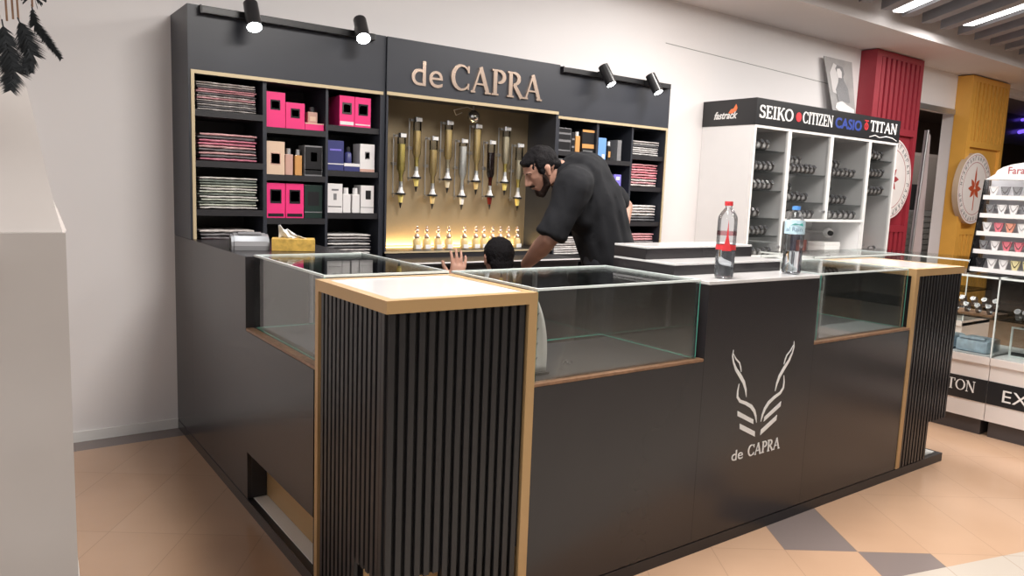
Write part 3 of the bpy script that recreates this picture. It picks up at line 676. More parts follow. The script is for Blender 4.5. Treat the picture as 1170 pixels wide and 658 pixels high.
# row of small flasks
t = thing('perfume_flask', 'small gold perfume flask with ball stopper in the row on the niche floor', 'perfume bottle', (1.394, 2.38, 1.0185), group='small gold flasks in a row on the niche floor')
obj('flask', MB().lathe([(.024, 0), (.026, .012), (.026, .055), (.012, .075), (.009, .084)], seg=18), M['or'], t, smooth=True)
obj('collar', MB().lathe([(.017, .070), (.022, .078), (.012, .090), (.010, .098)], seg=18), M['mirrorgold'], t, smooth=True)
obj('stopper', MB().sphere((0, 0, .118), .015, seg=14).sphere((0, 0, .140), .010, seg=12), M['mirrorgold'], t, smooth=True)
obj('label_tag', MB().box(-.020, .020, -.0285, -.0265, .004, .030), M['letter'], t)
for x in (1.465, 1.549, 1.629, 1.751, 1.841, 1.905, 1.977, 2.042, 2.109, 2.185): dup(t, (x, 2.38, 1.0185))
lamp = area('niche_led', (1.73, 2.51, 1.03), 1.1, .02, 5, (1, .72, .35), rot=(0, 0, 0)); lamp.rotation_euler = (PI, 0, 0)
t = thing('led_strip', 'thin warm light strip at the foot of the gold panel', 'light strip', (1.17, 2.50, 1.0185))
obj('strip', MB().box(0, 1.1, .0, .02, 0, .006), mat('lit_warm_strip', (1, .8, .4), .5, emit=(1, .62, .22), est=5), t)

# ================================================================== ON THE SIDE COUNTER
t = thing('payment_terminal', 'grey rounded payment terminal on the side counter', 'payment terminal', (.125, 1.66, H + .0005), rz=math.radians(-12))
k = MB(); prof = [(-.085, 0), (-.085, .020), (-.070, .040), (-.035, .062), (.01, .072), (.06, .070), (.085, .055), (.092, 0)]
for (xa, xb, sc_) in ((-.082, -.070, .93), (-.070, .070, 1.0), (.070, .082, .93)): k.poly([(xa, y_ * sc_, z_ * sc_) for y_, z_ in prof], (xb - xa, 0, 0))
obj('shell', k, mat('grey_terminal_plastic', (.22, .22, .23), .3), t)
obj('receipt_lid', MB().poly([(-.050, -.030, .0655), (-.050, .004, .0735), (-.050, .004, .078), (-.050, -.032, .070)], (.10, 0, 0)), M['steel'], t)
obj('paper_slot', MB().box(-.055, .055, .012, .030, .0722, .076), M['darkcard'], t)
obj('dark_side', MB().box(-.0835, -.0822, -.06, .07, .005, .05), M['darkcard'], t)
t = thing('tissue_box', 'yellow patterned tissue box with a white tissue, on the side counter', 'tissue box', (.295, 1.555, H + .0005), rz=math.radians(-20))
obj('carton', MB().box(-.095, .095, -.055, .055, 0, .055, bev=.002), mat('yellow_pattern_card', (.60, .38, .08), .5, var=.6, scale=45), t)
ts = MB(); bm = ts.bm; R = []
for i in range(9):
    u = i / 8; row = []
    for j in range(9):
        v = j / 8; row.append(bm.verts.new(((u - .5) * .13 * (1 - .5 * v) - .035 * v, .012 * math.sin(u * 9 + v * 3), .055 + .052 * v * (1.15 - .7 * u) + .006 * math.sin(u * 12))))
    R.append(row)
for i in range(8):
    for j in range(8): bm.faces.new((R[i][j], R[i + 1][j], R[i + 1][j + 1], R[i][j + 1]))
o = obj('tissue', ts, M['paper'], t, smooth=True); md = o.modifiers.new('t', 'SOLIDIFY'); md.thickness = .002

# ================================================================== BOTTLES ON THE CENTRE BLOCK
def clear_mat(name, tint): return thin_glass(name, tint, .8, .04)
M['pet'] = clear_mat('clear_bottle_plastic', (.93, .95, .97)); M['water'] = mat('still_water', (.94, .97, 1), .02, trans=1.0, var=0.)
M['water'].node_tree.nodes['Principled BSDF'].inputs['IOR'].default_value = 1.33
def water_bottle(label, x, y, r, h, capm, kind):
    t = thing('water_bottle', label, 'bottle', (x, y, H + .0005))
    if kind == 'red': prof = [(r * .55, .0), (r * .95, .006), (r, .02), (r, .05), (r * .96, .055), (r, .06), (r, h * .75), (r * .97, h * .80), (r * .72, h * .86), (r * .34, h * .92), (r * .34, h * .955)]
    else: prof = [(r * .55, .0), (r * .95, .006), (r, .02)] + [(r * (.95 if i % 2 else 1.0), .03 + i * .016) for i in range(9)] + [(r, h * .62), (r, h * .70), (r * .90, h * .80), (r * .62, h * .89), (r * .32, h * .945), (r * .32, h * .965)]
    obj('bottle_body', MB().lathe(prof, seg=28), M['pet'], t, smooth=True)
    obj('cap', MB().lathe([(r * .42, h * .945), (r * .42, h)], seg=20), capm, t, smooth=True)
    obj('water', MB().lathe([(r * .5, .004), (r * .9, .010), (r * .93, .02), (r * .93, .125 if kind == 'red' else .10)], seg=24), M['water'], t, smooth=True)
    if kind == 'red':
        # clear printed sleeve: red lower band with a tower-like spike
        k = MB(); n = 24
        for i in range(n):
            a0 = 2 * PI * i / n; a1 = 2 * PI * (i + 1) / n; q = r + .0008
            k.poly([(q * math.cos(a0), q * math.sin(a0), .115), (q * math.cos(a1), q * math.sin(a1), .115), (q * math.cos(a1), q * math.sin(a1), .135), (q * math.cos(a0), q * math.sin(a0), .135)], (.0004 * math.cos(a0), .0004 * math.sin(a0), 0))
        obj('printed_band', k, M['redplastic'], t)
        a = math.atan2(CAM.y - y, CAM.x - x) + .1; c_ = Vector((math.cos(a), math.sin(a), 0)); s_ = Vector((-c_.y, c_.x, 0)); q = r + .0025
        P2 = lambda u, z: tuple(c_ * q + s_ * u + Vector((0, 0, z)))
        obj('printed_spike', MB().poly([P2(-.018, .112), P2(.018, .112), P2(.010, .14), P2(.004, .17), P2(.0, .235), P2(-.004, .17), P2(-.010, .14)], c_ * .0006), M['redplastic'], t)
        obj('pale_print', MB().lathe([(r + .0006, .172), (r + .0006, .188)], seg=24), thin_glass('faint_red_print', (.88, .62, .64), .5), t)
    else:
        lb = MB(); n = 20; a = math.atan2(CAM.y - y, CAM.x - x)
        for i in range(n):
            a0 = a - 1.5 + 3.0 * i / n; a1 = a - 1.5 + 3.0 * (i + 1) / n; q = r + .001
            lb.poly([(q * math.cos(a0), q * math.sin(a0), .175), (q * math.cos(a1), q * math.sin(a1), .175), (q * math.cos(a1), q * math.sin(a1), .235), (q * math.cos(a0), q * math.sin(a0), .235)], (.0004 * math.cos(a0), .0004 * math.sin(a0), 0))
        lo = obj('label_wrap', lb, mat('pale_blue_label', (.50, .68, .78), .4, var=.3, scale=30), t)
        c_ = Vector((math.cos(a), math.sin(a), 0)); s_ = Vector((-c_.y, c_.x, 0)); q = r + .003
        text_mesh('label_lettering', 'al Rain', .026, mat('grey_blue_ink', (.12, .20, .30), .5), lo, frame4(tuple(c_ * q - s_ * .034 + Vector((0, 0, .188))), s_, (0, 0, 1)), ext=.0003, sx=.95)
        obj('label_hill', MB().poly([tuple(c_ * q + s_ * u + Vector((0, 0, z))) for u, z in ((-.02, .212), (.0, .222), (.016, .218), (.030, .224), (.034, .210), (.01, .216))], c_ * .0004), mat('teal_ink', (.05, .30, .28), .5), lo)
water_bottle('tall clear water bottle with red cap and red print', 1.512, .062, .038, .305, M['redplastic'], 'red')
water_bottle('clear water bottle with blue cap and pale blue label', 1.985, .075, .041, .295, M['blueplastic'], 'blue')

# white brochure and small silver pieces in the front case
t = thing('folded_brochure', 'curved white printed sheet standing in the large front case', 'brochure', (.585, .09, ZL + .001))
mb = MB(); bm = mb.bm; R = []
for i in range(15):
    v = i / 14; z = .006 + .285 * v; wd = .085 * (1 - v ** 2.2) + .012
    R.append([bm.verts.new((-.028 + wd * j / 5, .012 * math.sin(v * 3 + j * .4), z)) for j in range(6)])
for i in range(14):
    for j in range(5): bm.faces.new((R[i][j], R[i][j + 1], R[i + 1][j + 1], R[i + 1][j]))
o = obj('sheet', mb, M['paper'], t, smooth=True); o.modifiers.new('t', 'SOLIDIFY').thickness = .003
obj('base_edge', MB().box(-.03, .07, -.006, .012, 0, .008), M['darkcard'], t)
k = MB()
for z in (.05, .10, .15, .20): k.tube([(-.015, -.008, z), (-.005, -.008, z + .012), (.004, -.008, z + .002), (.014, -.008, z + .014)], .0011, 5)
obj('handwriting', k, M['darkcard'], t)
t = thing('silver_trinket', 'small silver trinket lying on the floor of the large front case', 'trinket', (.80, .16, ZL + .001))
k = MB()
for i in range(5): a = i * 1.1; k.tube([(0, 0, .004), (.012 * math.cos(a), .012 * math.sin(a), .016), (.022 * math.cos(a), .022 * math.sin(a), .004)], .0022, 6)
obj('loops', k, M['chrome'], t)

# ================================================================== WATCH CABINET ON THE BACK WALL
cx0, cx1, cyf, cyb, czt = 4.30, 6.565, 2.055, 2.597, 2.235
t = thing('watch_cabinet', 'tall white glazed watch cabinet with black brand sign against the wall', 'cabinet', (cx0, cyf, 0))
L = lambda a, b, c, d, e, f: (a - cx0, b - cx0, c - cyf, d - cyf, e, f)
z_s = 2.022
c = MB(); c.box(*L(cx0, cx0 + .02, cyf + .0195, cyb, 0, z_s)); c.box(*L(cx1 - .02, cx1, cyf + .0195, cyb, 0, z_s)); c.box(*L(cx0 + .02, cx1 - .02, cyb - .015, cyb, 0, z_s)); c.box(*L(cx0 + .02, cx1 - .02, cyf + .02, cyb - .015, .90, .93)); c.box(*L(cx0 + .02, cx1 - .02, cyf + .02, cyb - .015, z_s - .02, z_s)); c.box(*L(cx0 + .02, cx1 - .02, cyf, cyf + .02, 0, .92))
dv_ = [4.785, 5.425, 6.065]
c.box(*L(dv_[0] - .01, dv_[0] + .01, cyf + .02, cyb - .015, .93, z_s - .02)); c.box(*L(dv_[2] - .01, dv_[2] + .01, cyf + .02, cyb - .015, .93, z_s - .02)); c.box(*L(dv_[1] - .008, dv_[1] + .008, cyf + .02, cyb - .015, 1.26, z_s - .02)); c.box(*L(dv_[0] + .01, dv_[2] - .01, cyf + .02, cyb - .015, 1.235, 1.26))
obj('carcass', c, M['white'], t)
for x0, x1, z0 in ((cx0, dv_[0], .93), (dv_[0], dv_[1], 1.24), (dv_[1], dv_[2], 1.24), (dv_[2], cx1, .93)):
    q = .022; k = MB(); k.box(*L(x0 + .001, x0 + q, cyf - .004, cyf + .018, z0, z_s)); k.box(*L(x1 - q, x1 - .001, cyf - .004, cyf + .018, z0, z_s)); k.box(*L(x0 + q, x1 - q, cyf - .004, cyf + .018, z0, z0 + q)); k.box(*L(x0 + q, x1 - q, cyf - .004, cyf + .018, z_s - q, z_s))
    dr = obj('door', k, M['letter'], t)
    obj('pane', MB().box(*L(x0 + q, x1 - q, cyf + .004, cyf + .009, z0 + q, z_s - q)), M['doorglass'], dr)
    xx = x1 - .045 if x0 in (cx0, dv_[0]) else x0 + .045
    obj('lock', MB().cyl((xx - cx0, -.014, z0 + .09), (xx - cx0, .003, z0 + .09), .012, seg=12), M['steel'], dr)
c = MB(); c.box(*L(cx0 - .006, cx1 + .006, cyf - .008, cyb, z_s + .001, czt))
sg = obj('sign_box', c, M['darkcard'], t)
yl = -.0085
sz = 2.082; hh = .098
s1 = lambda nm, s, x0, x1, z=sz, h_=hh, b=.02: serif(nm, s, h_, x1 - x0, M['letter'], sg, (x0 - cx0, yl, z), (1, 0, 0), (0, 0, 1), ext=.002, bold=b)
s1('sign_letters', 'SEIKO', 4.330, 4.800, b=.05)
obj('red_roundel', MB().cyl((4.875 - cx0, yl, 2.128), (4.875 - cx0, yl - .002, 2.128), .040, seg=24), M['redplastic'], sg)
s1('sign_letters', 'CITIZEN', 4.935, 5.400, 2.084, .098, .04)
text_mesh('sign_letters', 'CASIO', .125, mat('royal_blue_vinyl', (.03, .06, .30), .4), sg, frame4((5.432 - cx0, yl, 2.088), (1, 0, 0), (0, 0, 1)), offset=.004, sx=1.22)
k = MB(); k.box(5.945 - cx0, 5.957 - cx0, yl - .002, yl, 2.10, 2.19); k.ribbon(arc(0, 0, .030, .030, 0, 360, lambda q_: .010, 18), lambda a, b_: Vector((5.951 - cx0 + a, yl, 2.135 + b_)), (0, -.002, 0)); k.box(5.918 - cx0, 5.984 - cx0, yl - .002, yl, 2.182, 2.192)
obj('red_emblem', k, M['redplastic'], sg)
s1('sign_letters', 'TITAN', 6.020, 6.515, 2.100, .095, .05)
obj('sign_scribble', MB().ribbon([(6.02, 2.045, .006), (6.12, 2.066, .008), (6.2, 2.05, .006), (6.32, 2.068, .009), (6.44, 2.06, .008), (6.52, 2.038, .006)], lambda a, b_: Vector((a - cx0, yl, b_)), (0, -.002, 0)), M['letter'], sg)
text_mesh('side_letters', 'fastrack', .085, M['letter'], sg, frame4((-.0065, 2.475 - cyf, 2.080), (0, -1, 0), (0, 0, 1)), offset=.002, shear=.35, sx=.86)
k = MB(); k.poly([(-.0065, y_ - cyf, z_) for y_, z_ in ((2.325, 2.125), (2.30, 2.155), (2.275, 2.16), (2.25, 2.195), (2.235, 2.165), (2.245, 2.14), (2.27, 2.128), (2.29, 2.118))][::-1], (-.002, 0, 0))
obj('side_emblem', k, M['orange'], sg)
# thin glass shelves
gs = thin_glass('shelf_glass', (.80, .83, .83), .8)
cols4 = [(cx0 + .022, dv_[0] - .012), (dv_[0] + .012, dv_[1] - .01), (dv_[1] + .01, dv_[2] - .012), (dv_[2] + .012, cx1 - .022)]
shelfz = {0: [1.828, 1.655, 1.498, 1.262, 1.112], 1: [1.655, 1.41], 2: [1.651, 1.40], 3: [1.840, 1.673, 1.504]}
for ci, zs in shelfz.items():
    for z in zs:
        xa, xb = cols4[ci]
        obj('glass_shelf', MB().box(xa - cx0, xb - cx0 - .0, .03, .34, z - .008, z - .001), gs, t)
# watches: one built, the rest copied
wt = thing('wrist_watch', 'steel wrist watch on the white roll, top shelf of the cabinet\'s first door', 'watch')
mb = MB(); n = 22; bm = mb.bm; R = []
for i in range(n):
    a = 2 * PI * i / n; wd = .011 if not (-.5 < math.sin(a) - 1 < .5 and False) else .02
    R.append([bm.verts.new((x_ * wd, r_ * math.sin(a) * .9, .036 + r_ * math.cos(a) * .95)) for r_, x_ in ((.033, -1), (.037, -1), (.037, 1), (.033, 1))])
for i in range(n):
    for k_ in range(4): bm.faces.new((R[i][k_], R[i][(k_ + 1) % 4], R[(i + 1) % n][(k_ + 1) % 4], R[(i + 1) % n][k_]))
obj('strap', mb, M['watchsteel'], wt, smooth=True)
dd = Vector((0, -.80, .60)); c0 = Vector((0, 0, .036)) + dd * .033
obj('watch_case', MB().cyl(c0, c0 + dd * .010, .020, .019, 18), M['watchsteel'], wt, smooth=True)
obj('dial', MB().cyl(c0 + dd * .0101, c0 + dd * .0108, .016, .016, 16), M['watchface'], wt)
first = True
def roll(x0, x1, y, z, label, group, n, kind=0):
    """a cushion roll with n watches round it"""
    global first
    rt = thing('watch_roll', label.replace('watch', 'roll', 1) if False else 'white cushion roll holding ' + group, 'cushion', ((x0 + x1) / 2, y, z))
    obj('roll', MB().cyl((-(x1 - x0) / 2, 0, .037), ((x1 - x0) / 2, 0, .037), .028, seg=18), M['carton'], rt, smooth=True)
    for i in range(n):
        x = x0 + (x1 - x0) * (i + .5) / n
        if first: wt.location = (x, y, z); wt['label'] = label; wt['group'] = group; first = False; wt.scale = (1, 1, 1)
        else: dup(wt, (x, y, z), label=label, group=group, s=random.uniform(1.05, 1.2))
wl = [  # door, x0, x1, y, z, n, which
 (0, 4.34, 4.56, 2.12, 1.829, 3, 'top shelf behind the first door'), (0, 4.34, 4.66, 2.12, 1.656, 5, 'second shelf behind the first door'), (0, 4.35, 4.66, 2.12, 1.499, 5, 'third shelf behind the first door'),
 (0, 4.36, 4.50, 2.12, 1.263, 2, 'fourth shelf behind the first door'), (0, 4.38, 4.62, 2.12, 1.113, 4, 'fifth shelf behind the first door'), (0, 4.40, 4.70, 2.12, .9305, 4, 'bottom shelf behind the first door'),
 (1, 4.86, 4.98, 2.26, 1.805, 2, 'highest tier behind the second door'), (1, 4.86, 5.14, 2.19, 1.730, 4, 'second tier behind the second door'), (1, 4.86, 5.25, 2.11, 1.656, 6, 'shelf front behind the second door'),
 (1, 4.90, 5.04, 2.20, 1.49, 2, 'lower back tier behind the second door'), (1, 4.90, 5.18, 2.12, 1.411, 4, 'lower shelf behind the second door'), (1, 4.92, 5.28, 2.11, 1.2605, 5, 'floor behind the second door'),
 (2, 5.50, 5.64, 2.26, 1.80, 2, 'highest tier behind the third door'), (2, 5.49, 5.76, 2.19, 1.726, 4, 'second tier behind the third door'), (2, 5.47, 5.90, 2.11, 1.652, 6, 'shelf front behind the third door'),
 (2, 5.52, 5.66, 2.20, 1.48, 2, 'lower back tier behind the third door'), (2, 5.52, 5.80, 2.12, 1.401, 4, 'lower shelf behind the third door'), (2, 5.53, 5.98, 2.11, 1.2605, 5, 'floor behind the third door'),
 (3, 6.10, 6.38, 2.12, 1.841, 4, 'top shelf behind the fourth door'), (3, 6.10, 6.42, 2.12, 1.674, 5, 'second shelf behind the fourth door'), (3, 6.10, 6.44, 2.12, 1.505, 5, 'third shelf behind the fourth door')]
for d_, x0, x1, y, z, n, wh in wl:
    roll(x0, x1, y, z, 'metal wrist watch on the cushion roll, ' + wh, 'watches on the ' + wh, n)
for xa, xb, ya, z0, z1, lb in ((4.86, 5.16, 2.225, 1.656, 1.7295, 'second'), (5.49, 5.80, 2.225, 1.652, 1.7255, 'third')):
    t2 = thing('riser_block', 'clear stepped riser under the upper watches behind the %s door' % lb, 'riser', (xa, 2.155, z0))
    obj('step', MB().box(0, xb - xa, 0, .07, .0005, z1 - z0 - .0005), M['glass'], t2); obj('back_step', MB().box(0, .16, .071, .14, .0005, z1 - z0 + .0735), M['glass'], t2)
    t2 = thing('riser_block', 'clear low riser under the back watches behind the %s door' % lb, 'riser', (xa + .035, 2.165, z0 - .245))
    obj('step', MB().box(0, .16, 0, .07, .0005, .078), M['glass'], t2)
dup(wt, (6.42, 2.14, .9305), label='single upright watch on a stand beside the orange cup', group='single upright watch')
t = thing('orange_cup', 'orange plastic cup in the lower corner of the watch cabinet', 'cup', (6.42, 2.30, .9305))
obj('wall_body', MB().lathe([(.036, 0), (.045, .13), (.042, .13), (.034, .006)], seg=20), M['orange'], t, smooth=True); obj('rim', MB().lathe([(.045, .13), (.048, .135), (.045, .14), (.042, .135)], seg=20), M['orange'], t, smooth=True)
t = thing('security_camera', 'small white camera with black lens in the open cabinet compartment', 'camera', (5.93, 2.32, 1.12))
obj('housing', MB().sphere((0, 0, 0), .048, seg=18), M['white'], t, smooth=True); obj('lens', MB().cyl((-.02, -.03, 0), (-.03, -.052, -.004), .026, .024, 16), M['darkcard'], t); obj('wall_mount', MB().cyl((0, .02, 0), (0, .26, 0), .012, seg=10), M['white'], t)
bk = [(5.36, 'dark tall booklet with coloured cover', .22, .16, [M['darkcard'], M['redplastic']]), ]
t = thing('brochure_holder', 'dark picture booklets standing in the open cabinet compartment', 'booklet', (5.40, 2.34, .9305), rz=.2)
obj('cover', MB().box(0, .20, 0, .03, 0, .17), mat('booklet_print', (.10, .09, .13), .4, var=.9, scale=14), t); obj('inner_booklet', MB().box(.06, .24, -.03, -.001, 0, .12), mat('red_booklet_print', (.35, .12, .10), .4, var=.9, scale=18), t)
for i in range(5):
    t = thing('paper_pad', 'white paper pad in the stack beside the dark booklets', 'paper pad', (5.66 + .01 * (i % 2), 2.18, .9305 + i * .022), group='stack of white paper pads')
    obj('pad', MB().box(0, .26, 0, .18, .0005, .021), M['paper'], t); 
# poster standing on the cabinet
t = thing('portrait_poster', 'narrow grey poster with posing figure, standing on top of the watch cabinet', 'poster', (5.95, 2.50, czt + .001))
Tm = frame4((0, 0, 0), (1, 0, 0), (-.10, .08, .99))
pg = MB(); pg.poly([(.20, 0, 0), (.60, 0, 0), (.50, .05, .60), (.0, .05, .60)][::1], (0, .006, 0)); 
po = obj('board', pg, mat('grey_poster_print', (.34, .33, .33), .4, var=.35, scale=6), t)
def psp(u, v): # u 0..1, v 0..1 on the board
    x = (.20 + .40 * u) * (1 - v) + (.0 + .50 * u) * v; return Vector((x, .05 * v - .002, .60 * v))
obj('glow', MB().poly([psp(a, b_) for a, b_ in ((.12, .45), (.35, .42), (.5, .6), (.55, .85), (.3, .92), (.1, .75))], (0, -.001, 0)), mat('pale_print', (.62, .60, .60), .5), po)
obj('figure', MB().poly([psp(a, b_) + Vector((0, -.0012, 0)) for a, b_ in ((.28, .32), (.78, .32), (.75, .55), (.62, .66), (.60, .72), (.66, .78), (.62, .88), (.42, .90), (.34, .84), (.42, .70), (.38, .62), (.25, .5))], (0, -.001, 0)), M['greycard'], po)
obj('face', MB().poly([psp(a, b_) + Vector((0, -.0026, 0)) for a, b_ in ((.40, .70), (.54, .70), (.56, .80), (.50, .85), (.40, .84), (.37, .78))], (0, -.001, 0)), M['carton'], po)
obj('watch_print', MB().poly([psp(a, b_) + Vector((0, -.0012, 0)) for a, b_ in ((.12, .20), (.35, .13), (.70, .13), (.92, .16), (.94, .22), (.62, .28), (.45, .33), (.2, .28))], (0, -.001, 0)), M['carton'], po)

# ================================================================== RED AND YELLOW PILLARS
def slat_pillar(name, label, x0, x1, y0, y1, zt, m, zA, zB, lift=0):
    """frame with slatted upper and lower fields and a recess between zA..zB holding a round emblem"""
    t = thing(name, label, 'pillar', (x0, y0, 0)); w_ = x1 - x0; d = y1 - y0; f = .10
    b = MB(); b.box(0, f, 0, d, 0, zt); b.box(w_ - f * .7, w_, 0, d, 0, zt); b.box(f, w_ - f * .7, .06, d, zB, zt); b.box(f, w_ - f * .7, .06, d, 0, zA); b.box(f, w_ - f * .7, .0, .06, zB, zB + .07); b.box(f, w_ - f * .7, 0, .06, zA - .07, zA); b.box(f, w_ - f * .7, 0, .06, zt - .06, zt); b.box(f, w_ - f * .7, .036, d, zA, zB)
    obj('frame', b, m, t)
    s = MB(); n = 8; p = (w_ - f * 1.7) / n
    for i in range(n):
        xa = f + p * i + p * .2; s.box(xa, xa + p * .6, .004, .0595, zB + .07, zt - .06); s.box(xa, xa + p * .6, .004, .0595, 0, zA - .07)
    obj('slats', s, m, t)
    return t
def emblem(label, cx_, cy_, cz_, r, thick, kind):
    t = thing('round_emblem', label, 'round sign', (cx_, cy_, cz_))
    obj('drum', MB().cyl((0, .003, 0), (0, thick, 0), r, seg=48), M['tan'], t, smooth=True)
    obj('face', MB().cyl((0, 0, 0), (0, .0029, 0), r, seg=48), M['disc'], t)
    f = lambda a, b_: Vector((a, -.0005, b_)); k = MB()
    k.ribbon(arc(0, 0, r * .74, r * .74, 0, 360, lambda q: .006, 40), f, (0, -.001, 0)); k.ribbon(arc(0, 0, r * .95, r * .95, 0, 360, lambda q: .005, 40), f, (0, -.001, 0))
    obj('ring_lines', k, M['darkred'], t)
    k = MB(); gl = 'CATERINASPIRITAETCARNAE'
    for i in range(34):
        a = 2 * PI * i / 34 + .05
        if abs(math.sin(a)) < .06 : continue
        u = Vector((math.sin(a), 0, -math.cos(a))) if False else Vector((-math.sin(a), 0, math.cos(a)))
        o_ = Vector((math.cos(a), 0, math.sin(a))) * r * .80
        # small upright strokes of ring lettering, too worn to read
        for st in ([(0, 0), (0, 1)], [(0, 1), (.5, 1)], [(.5, 1), (.5, .5)]) if i % 3 == 0 else ([(0, 0), (0, 1)], [(0, .5), (.5, .5)], [(.5, 0), (.5, 1)]) if i % 3 == 1 else ([(0, 0), (.25, 1)], [(.25, 1), (.5, 0)]):
            pts = [(p_[0] * .05, p_[1] * .05, .009) for p_ in st]
            k.ribbon(pts, lambda a_, b2: o_ + Vector((0, -.0005, 0)) - u * (a_ - .012) + Vector((math.cos(a), 0, math.sin(a))) * b2, (0, -.001, 0))
    obj('ring_lettering', k, M['greycard'], t)
    k = MB(); lf = lambda a, ln, wd: [(ln * .12 * math.cos(a), ln * .12 * math.sin(a), wd * .2), (ln * .4 * math.cos(a), ln * .4 * math.sin(a), wd), (ln * .65 * math.cos(a), ln * .65 * math.sin(a), wd * .9), (ln * math.cos(a), ln * math.sin(a), .002)]
    for j, (a, ln) in enumerate(((90, .62), (180, .40), (0, .40), (135, .36), (45, .36), (225, .36), (315, .36))):
        k.ribbon(lf(math.radians(a), r * ln, r * (.15 if ln < .5 else .10)), lambda a_, b_: Vector((a_, -.0005 - j * .0003, b_)), (0, -.001, 0))
    k.box(-.008, .008, -.003, -.0005, -r * .62, 0)
    obj('leaf_motif', k, M['darkred'] if kind == 'r' else mat('rust_red_print', (.45, .08, .03), .5), t)
slat_pillar('red_pillar', 'tall red slatted pillar behind the watch cabinet', 6.69, 7.66, 2.42, 2.598, 2.99, M['red'], 1.19, 2.165)
emblem('round white emblem on the red pillar, half hidden by the watch cabinet', 7.115, 2.38, 1.69, .43, .07, 'r')
slat_pillar('yellow_pillar', 'tall yellow slatted pillar beside the dark doorway', 8.86, 9.88, 2.42, 2.598, 2.985, M['yellow'], 1.155, 2.15)
emblem('round white emblem with rust red leaf in the yellow pillar', 9.12, 2.38, 1.652, .43, .07, 'y')
# doorway contents
t = thing('leaning_panel', 'tall pale panel leaning in the dark doorway beside the yellow pillar', 'panel', (8.46, 2.80, 0))
obj('board', MB().poly([(.10, 0, 0), (.42, 0, 0), (.30, .0, 2.28), (.22, .0, 2.34)], (0, .04, 0)), mat('pale_pinkish_board', (.50, .44, .46), .5), t)
obj('metal_edge', MB().cyl((.06, -.01, 0), (.21, -.01, 2.34), .014, seg=8), M['steel'], t)
t = thing('grey_shutter', 'low grey slatted shutter inside the dark doorway', 'shutter', (8.55, 3.1, 0))
k = MB()
for i in range(18): k.box(0, 1.6, .0, .02, .075 * i + .005, .075 * i + .068)
obj('slats', k, M['shutter'], t); obj('rail', MB().box(0, 1.6, .021, .04, 0, 1.36), M['steel'], t)
t = thing('shop_cupboard', 'dim beige cupboard inside the dark doorway', 'cupboard', (10.7, 4.2, 0))
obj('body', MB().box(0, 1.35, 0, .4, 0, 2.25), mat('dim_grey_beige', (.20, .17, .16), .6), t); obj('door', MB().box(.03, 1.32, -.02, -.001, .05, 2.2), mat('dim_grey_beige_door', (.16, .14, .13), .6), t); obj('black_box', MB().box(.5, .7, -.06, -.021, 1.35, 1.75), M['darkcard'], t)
t = thing('neon_sign', 'violet neon lines glowing in the dark shop beyond the yellow pillar', 'neon sign', (13.2, 3.5, 2.58))
obj('upper_tube', MB().tube([(0, 0, .30), (.25, 0, .34), (.9, 0, .30)], .022, 8), M['neon'], t); obj('lower_tube', MB().tube([(-.05, 0, .10), (.3, 0, .16), (.9, 0, .06)], .03, 8), M['neon'], t)
obj('backing', MB().box(-.9, 1.2, .05, .08, -.1, .6), M['darkcard'], t)

# ================================================================== WATCH SHOP COUNTERS (right)
def white_counter(label, x0, x1, y0, y1, name='glass_counter', band=None, joints=()):
    t = thing(name, label, 'glass counter', (x0, y0, 0)); w_, d = x1 - x0, y1 - y0
    obj('plinth', MB().box(.02, w_ - .02, .02, d - .02, 0, .10), M['skirt'], t)
    obj('base', MB().box(0, w_, 0, d, .101, .48).box(-.012, w_, -.0, d, .455, .50), M['offwhite'], t)
    g = .008; zt = 1.0
    for nm, bx in (('glass_pane', (0, g, 0, d, .501, zt - g)), ('glass_pane', (w_ - g, w_, 0, d, .501, zt - g)), ('glass_pane', (g, w_ - g, 0, g, .501, zt - g)), ('glass_top', (0, w_, 0, d, zt - g, zt))):
        obj(nm, MB().box(*bx), M['glass'], t)
    e = MB(); e.box(-.001, .010, 0, d, zt - .011, zt + .001); e.box(-.001, w_, -.001, .010, zt - .011, zt + .001); e.box(-.001, .006, -.001, .006, .501, zt - .011)
    obj('rim', e, M['edge'], t)
    obj('glass_shelf', MB().box(g, w_ - g, g, d - g, .735, .742), gs, t)
    obj('floor_board', MB().box(g, w_ - g, g, d - g, .501, .506), M['white'], t)
    return t
tc = white_counter('white glass counter with black name band facing the kiosk pillar', 4.18, 4.72, .088, .60)
obj('name_band', MB().box(-.004, -.0005, 0, .512, .212, .356), M['darkcard'], tc)
serif('band_letters', 'TON', .070, .172, M['letter'], tc, (-.0045, .322 - .088, .262), (0, -1, 0), (0, 0, 1), ext=.0012)
tc2 = white_counter('neighbouring white glass counter with EX lettering, nearest the picture edge', 4.18, 4.72, -1.20, .084)
obj('name_band', MB().box(-.004, -.0005, 0, 1.284, .212, .356), M['darkcard'], tc2)
text_mesh('band_letters', 'EX', .108, M['letter'], tc2, frame4((-.0045, 1.2 + .006, .243), (0, -1, 0), (0, 0, 1)), sx=1.12, space=1.05)
obj('white_post', MB().box(.005, .018, .008, 1.27, .501, .503), M['white'], tc2)
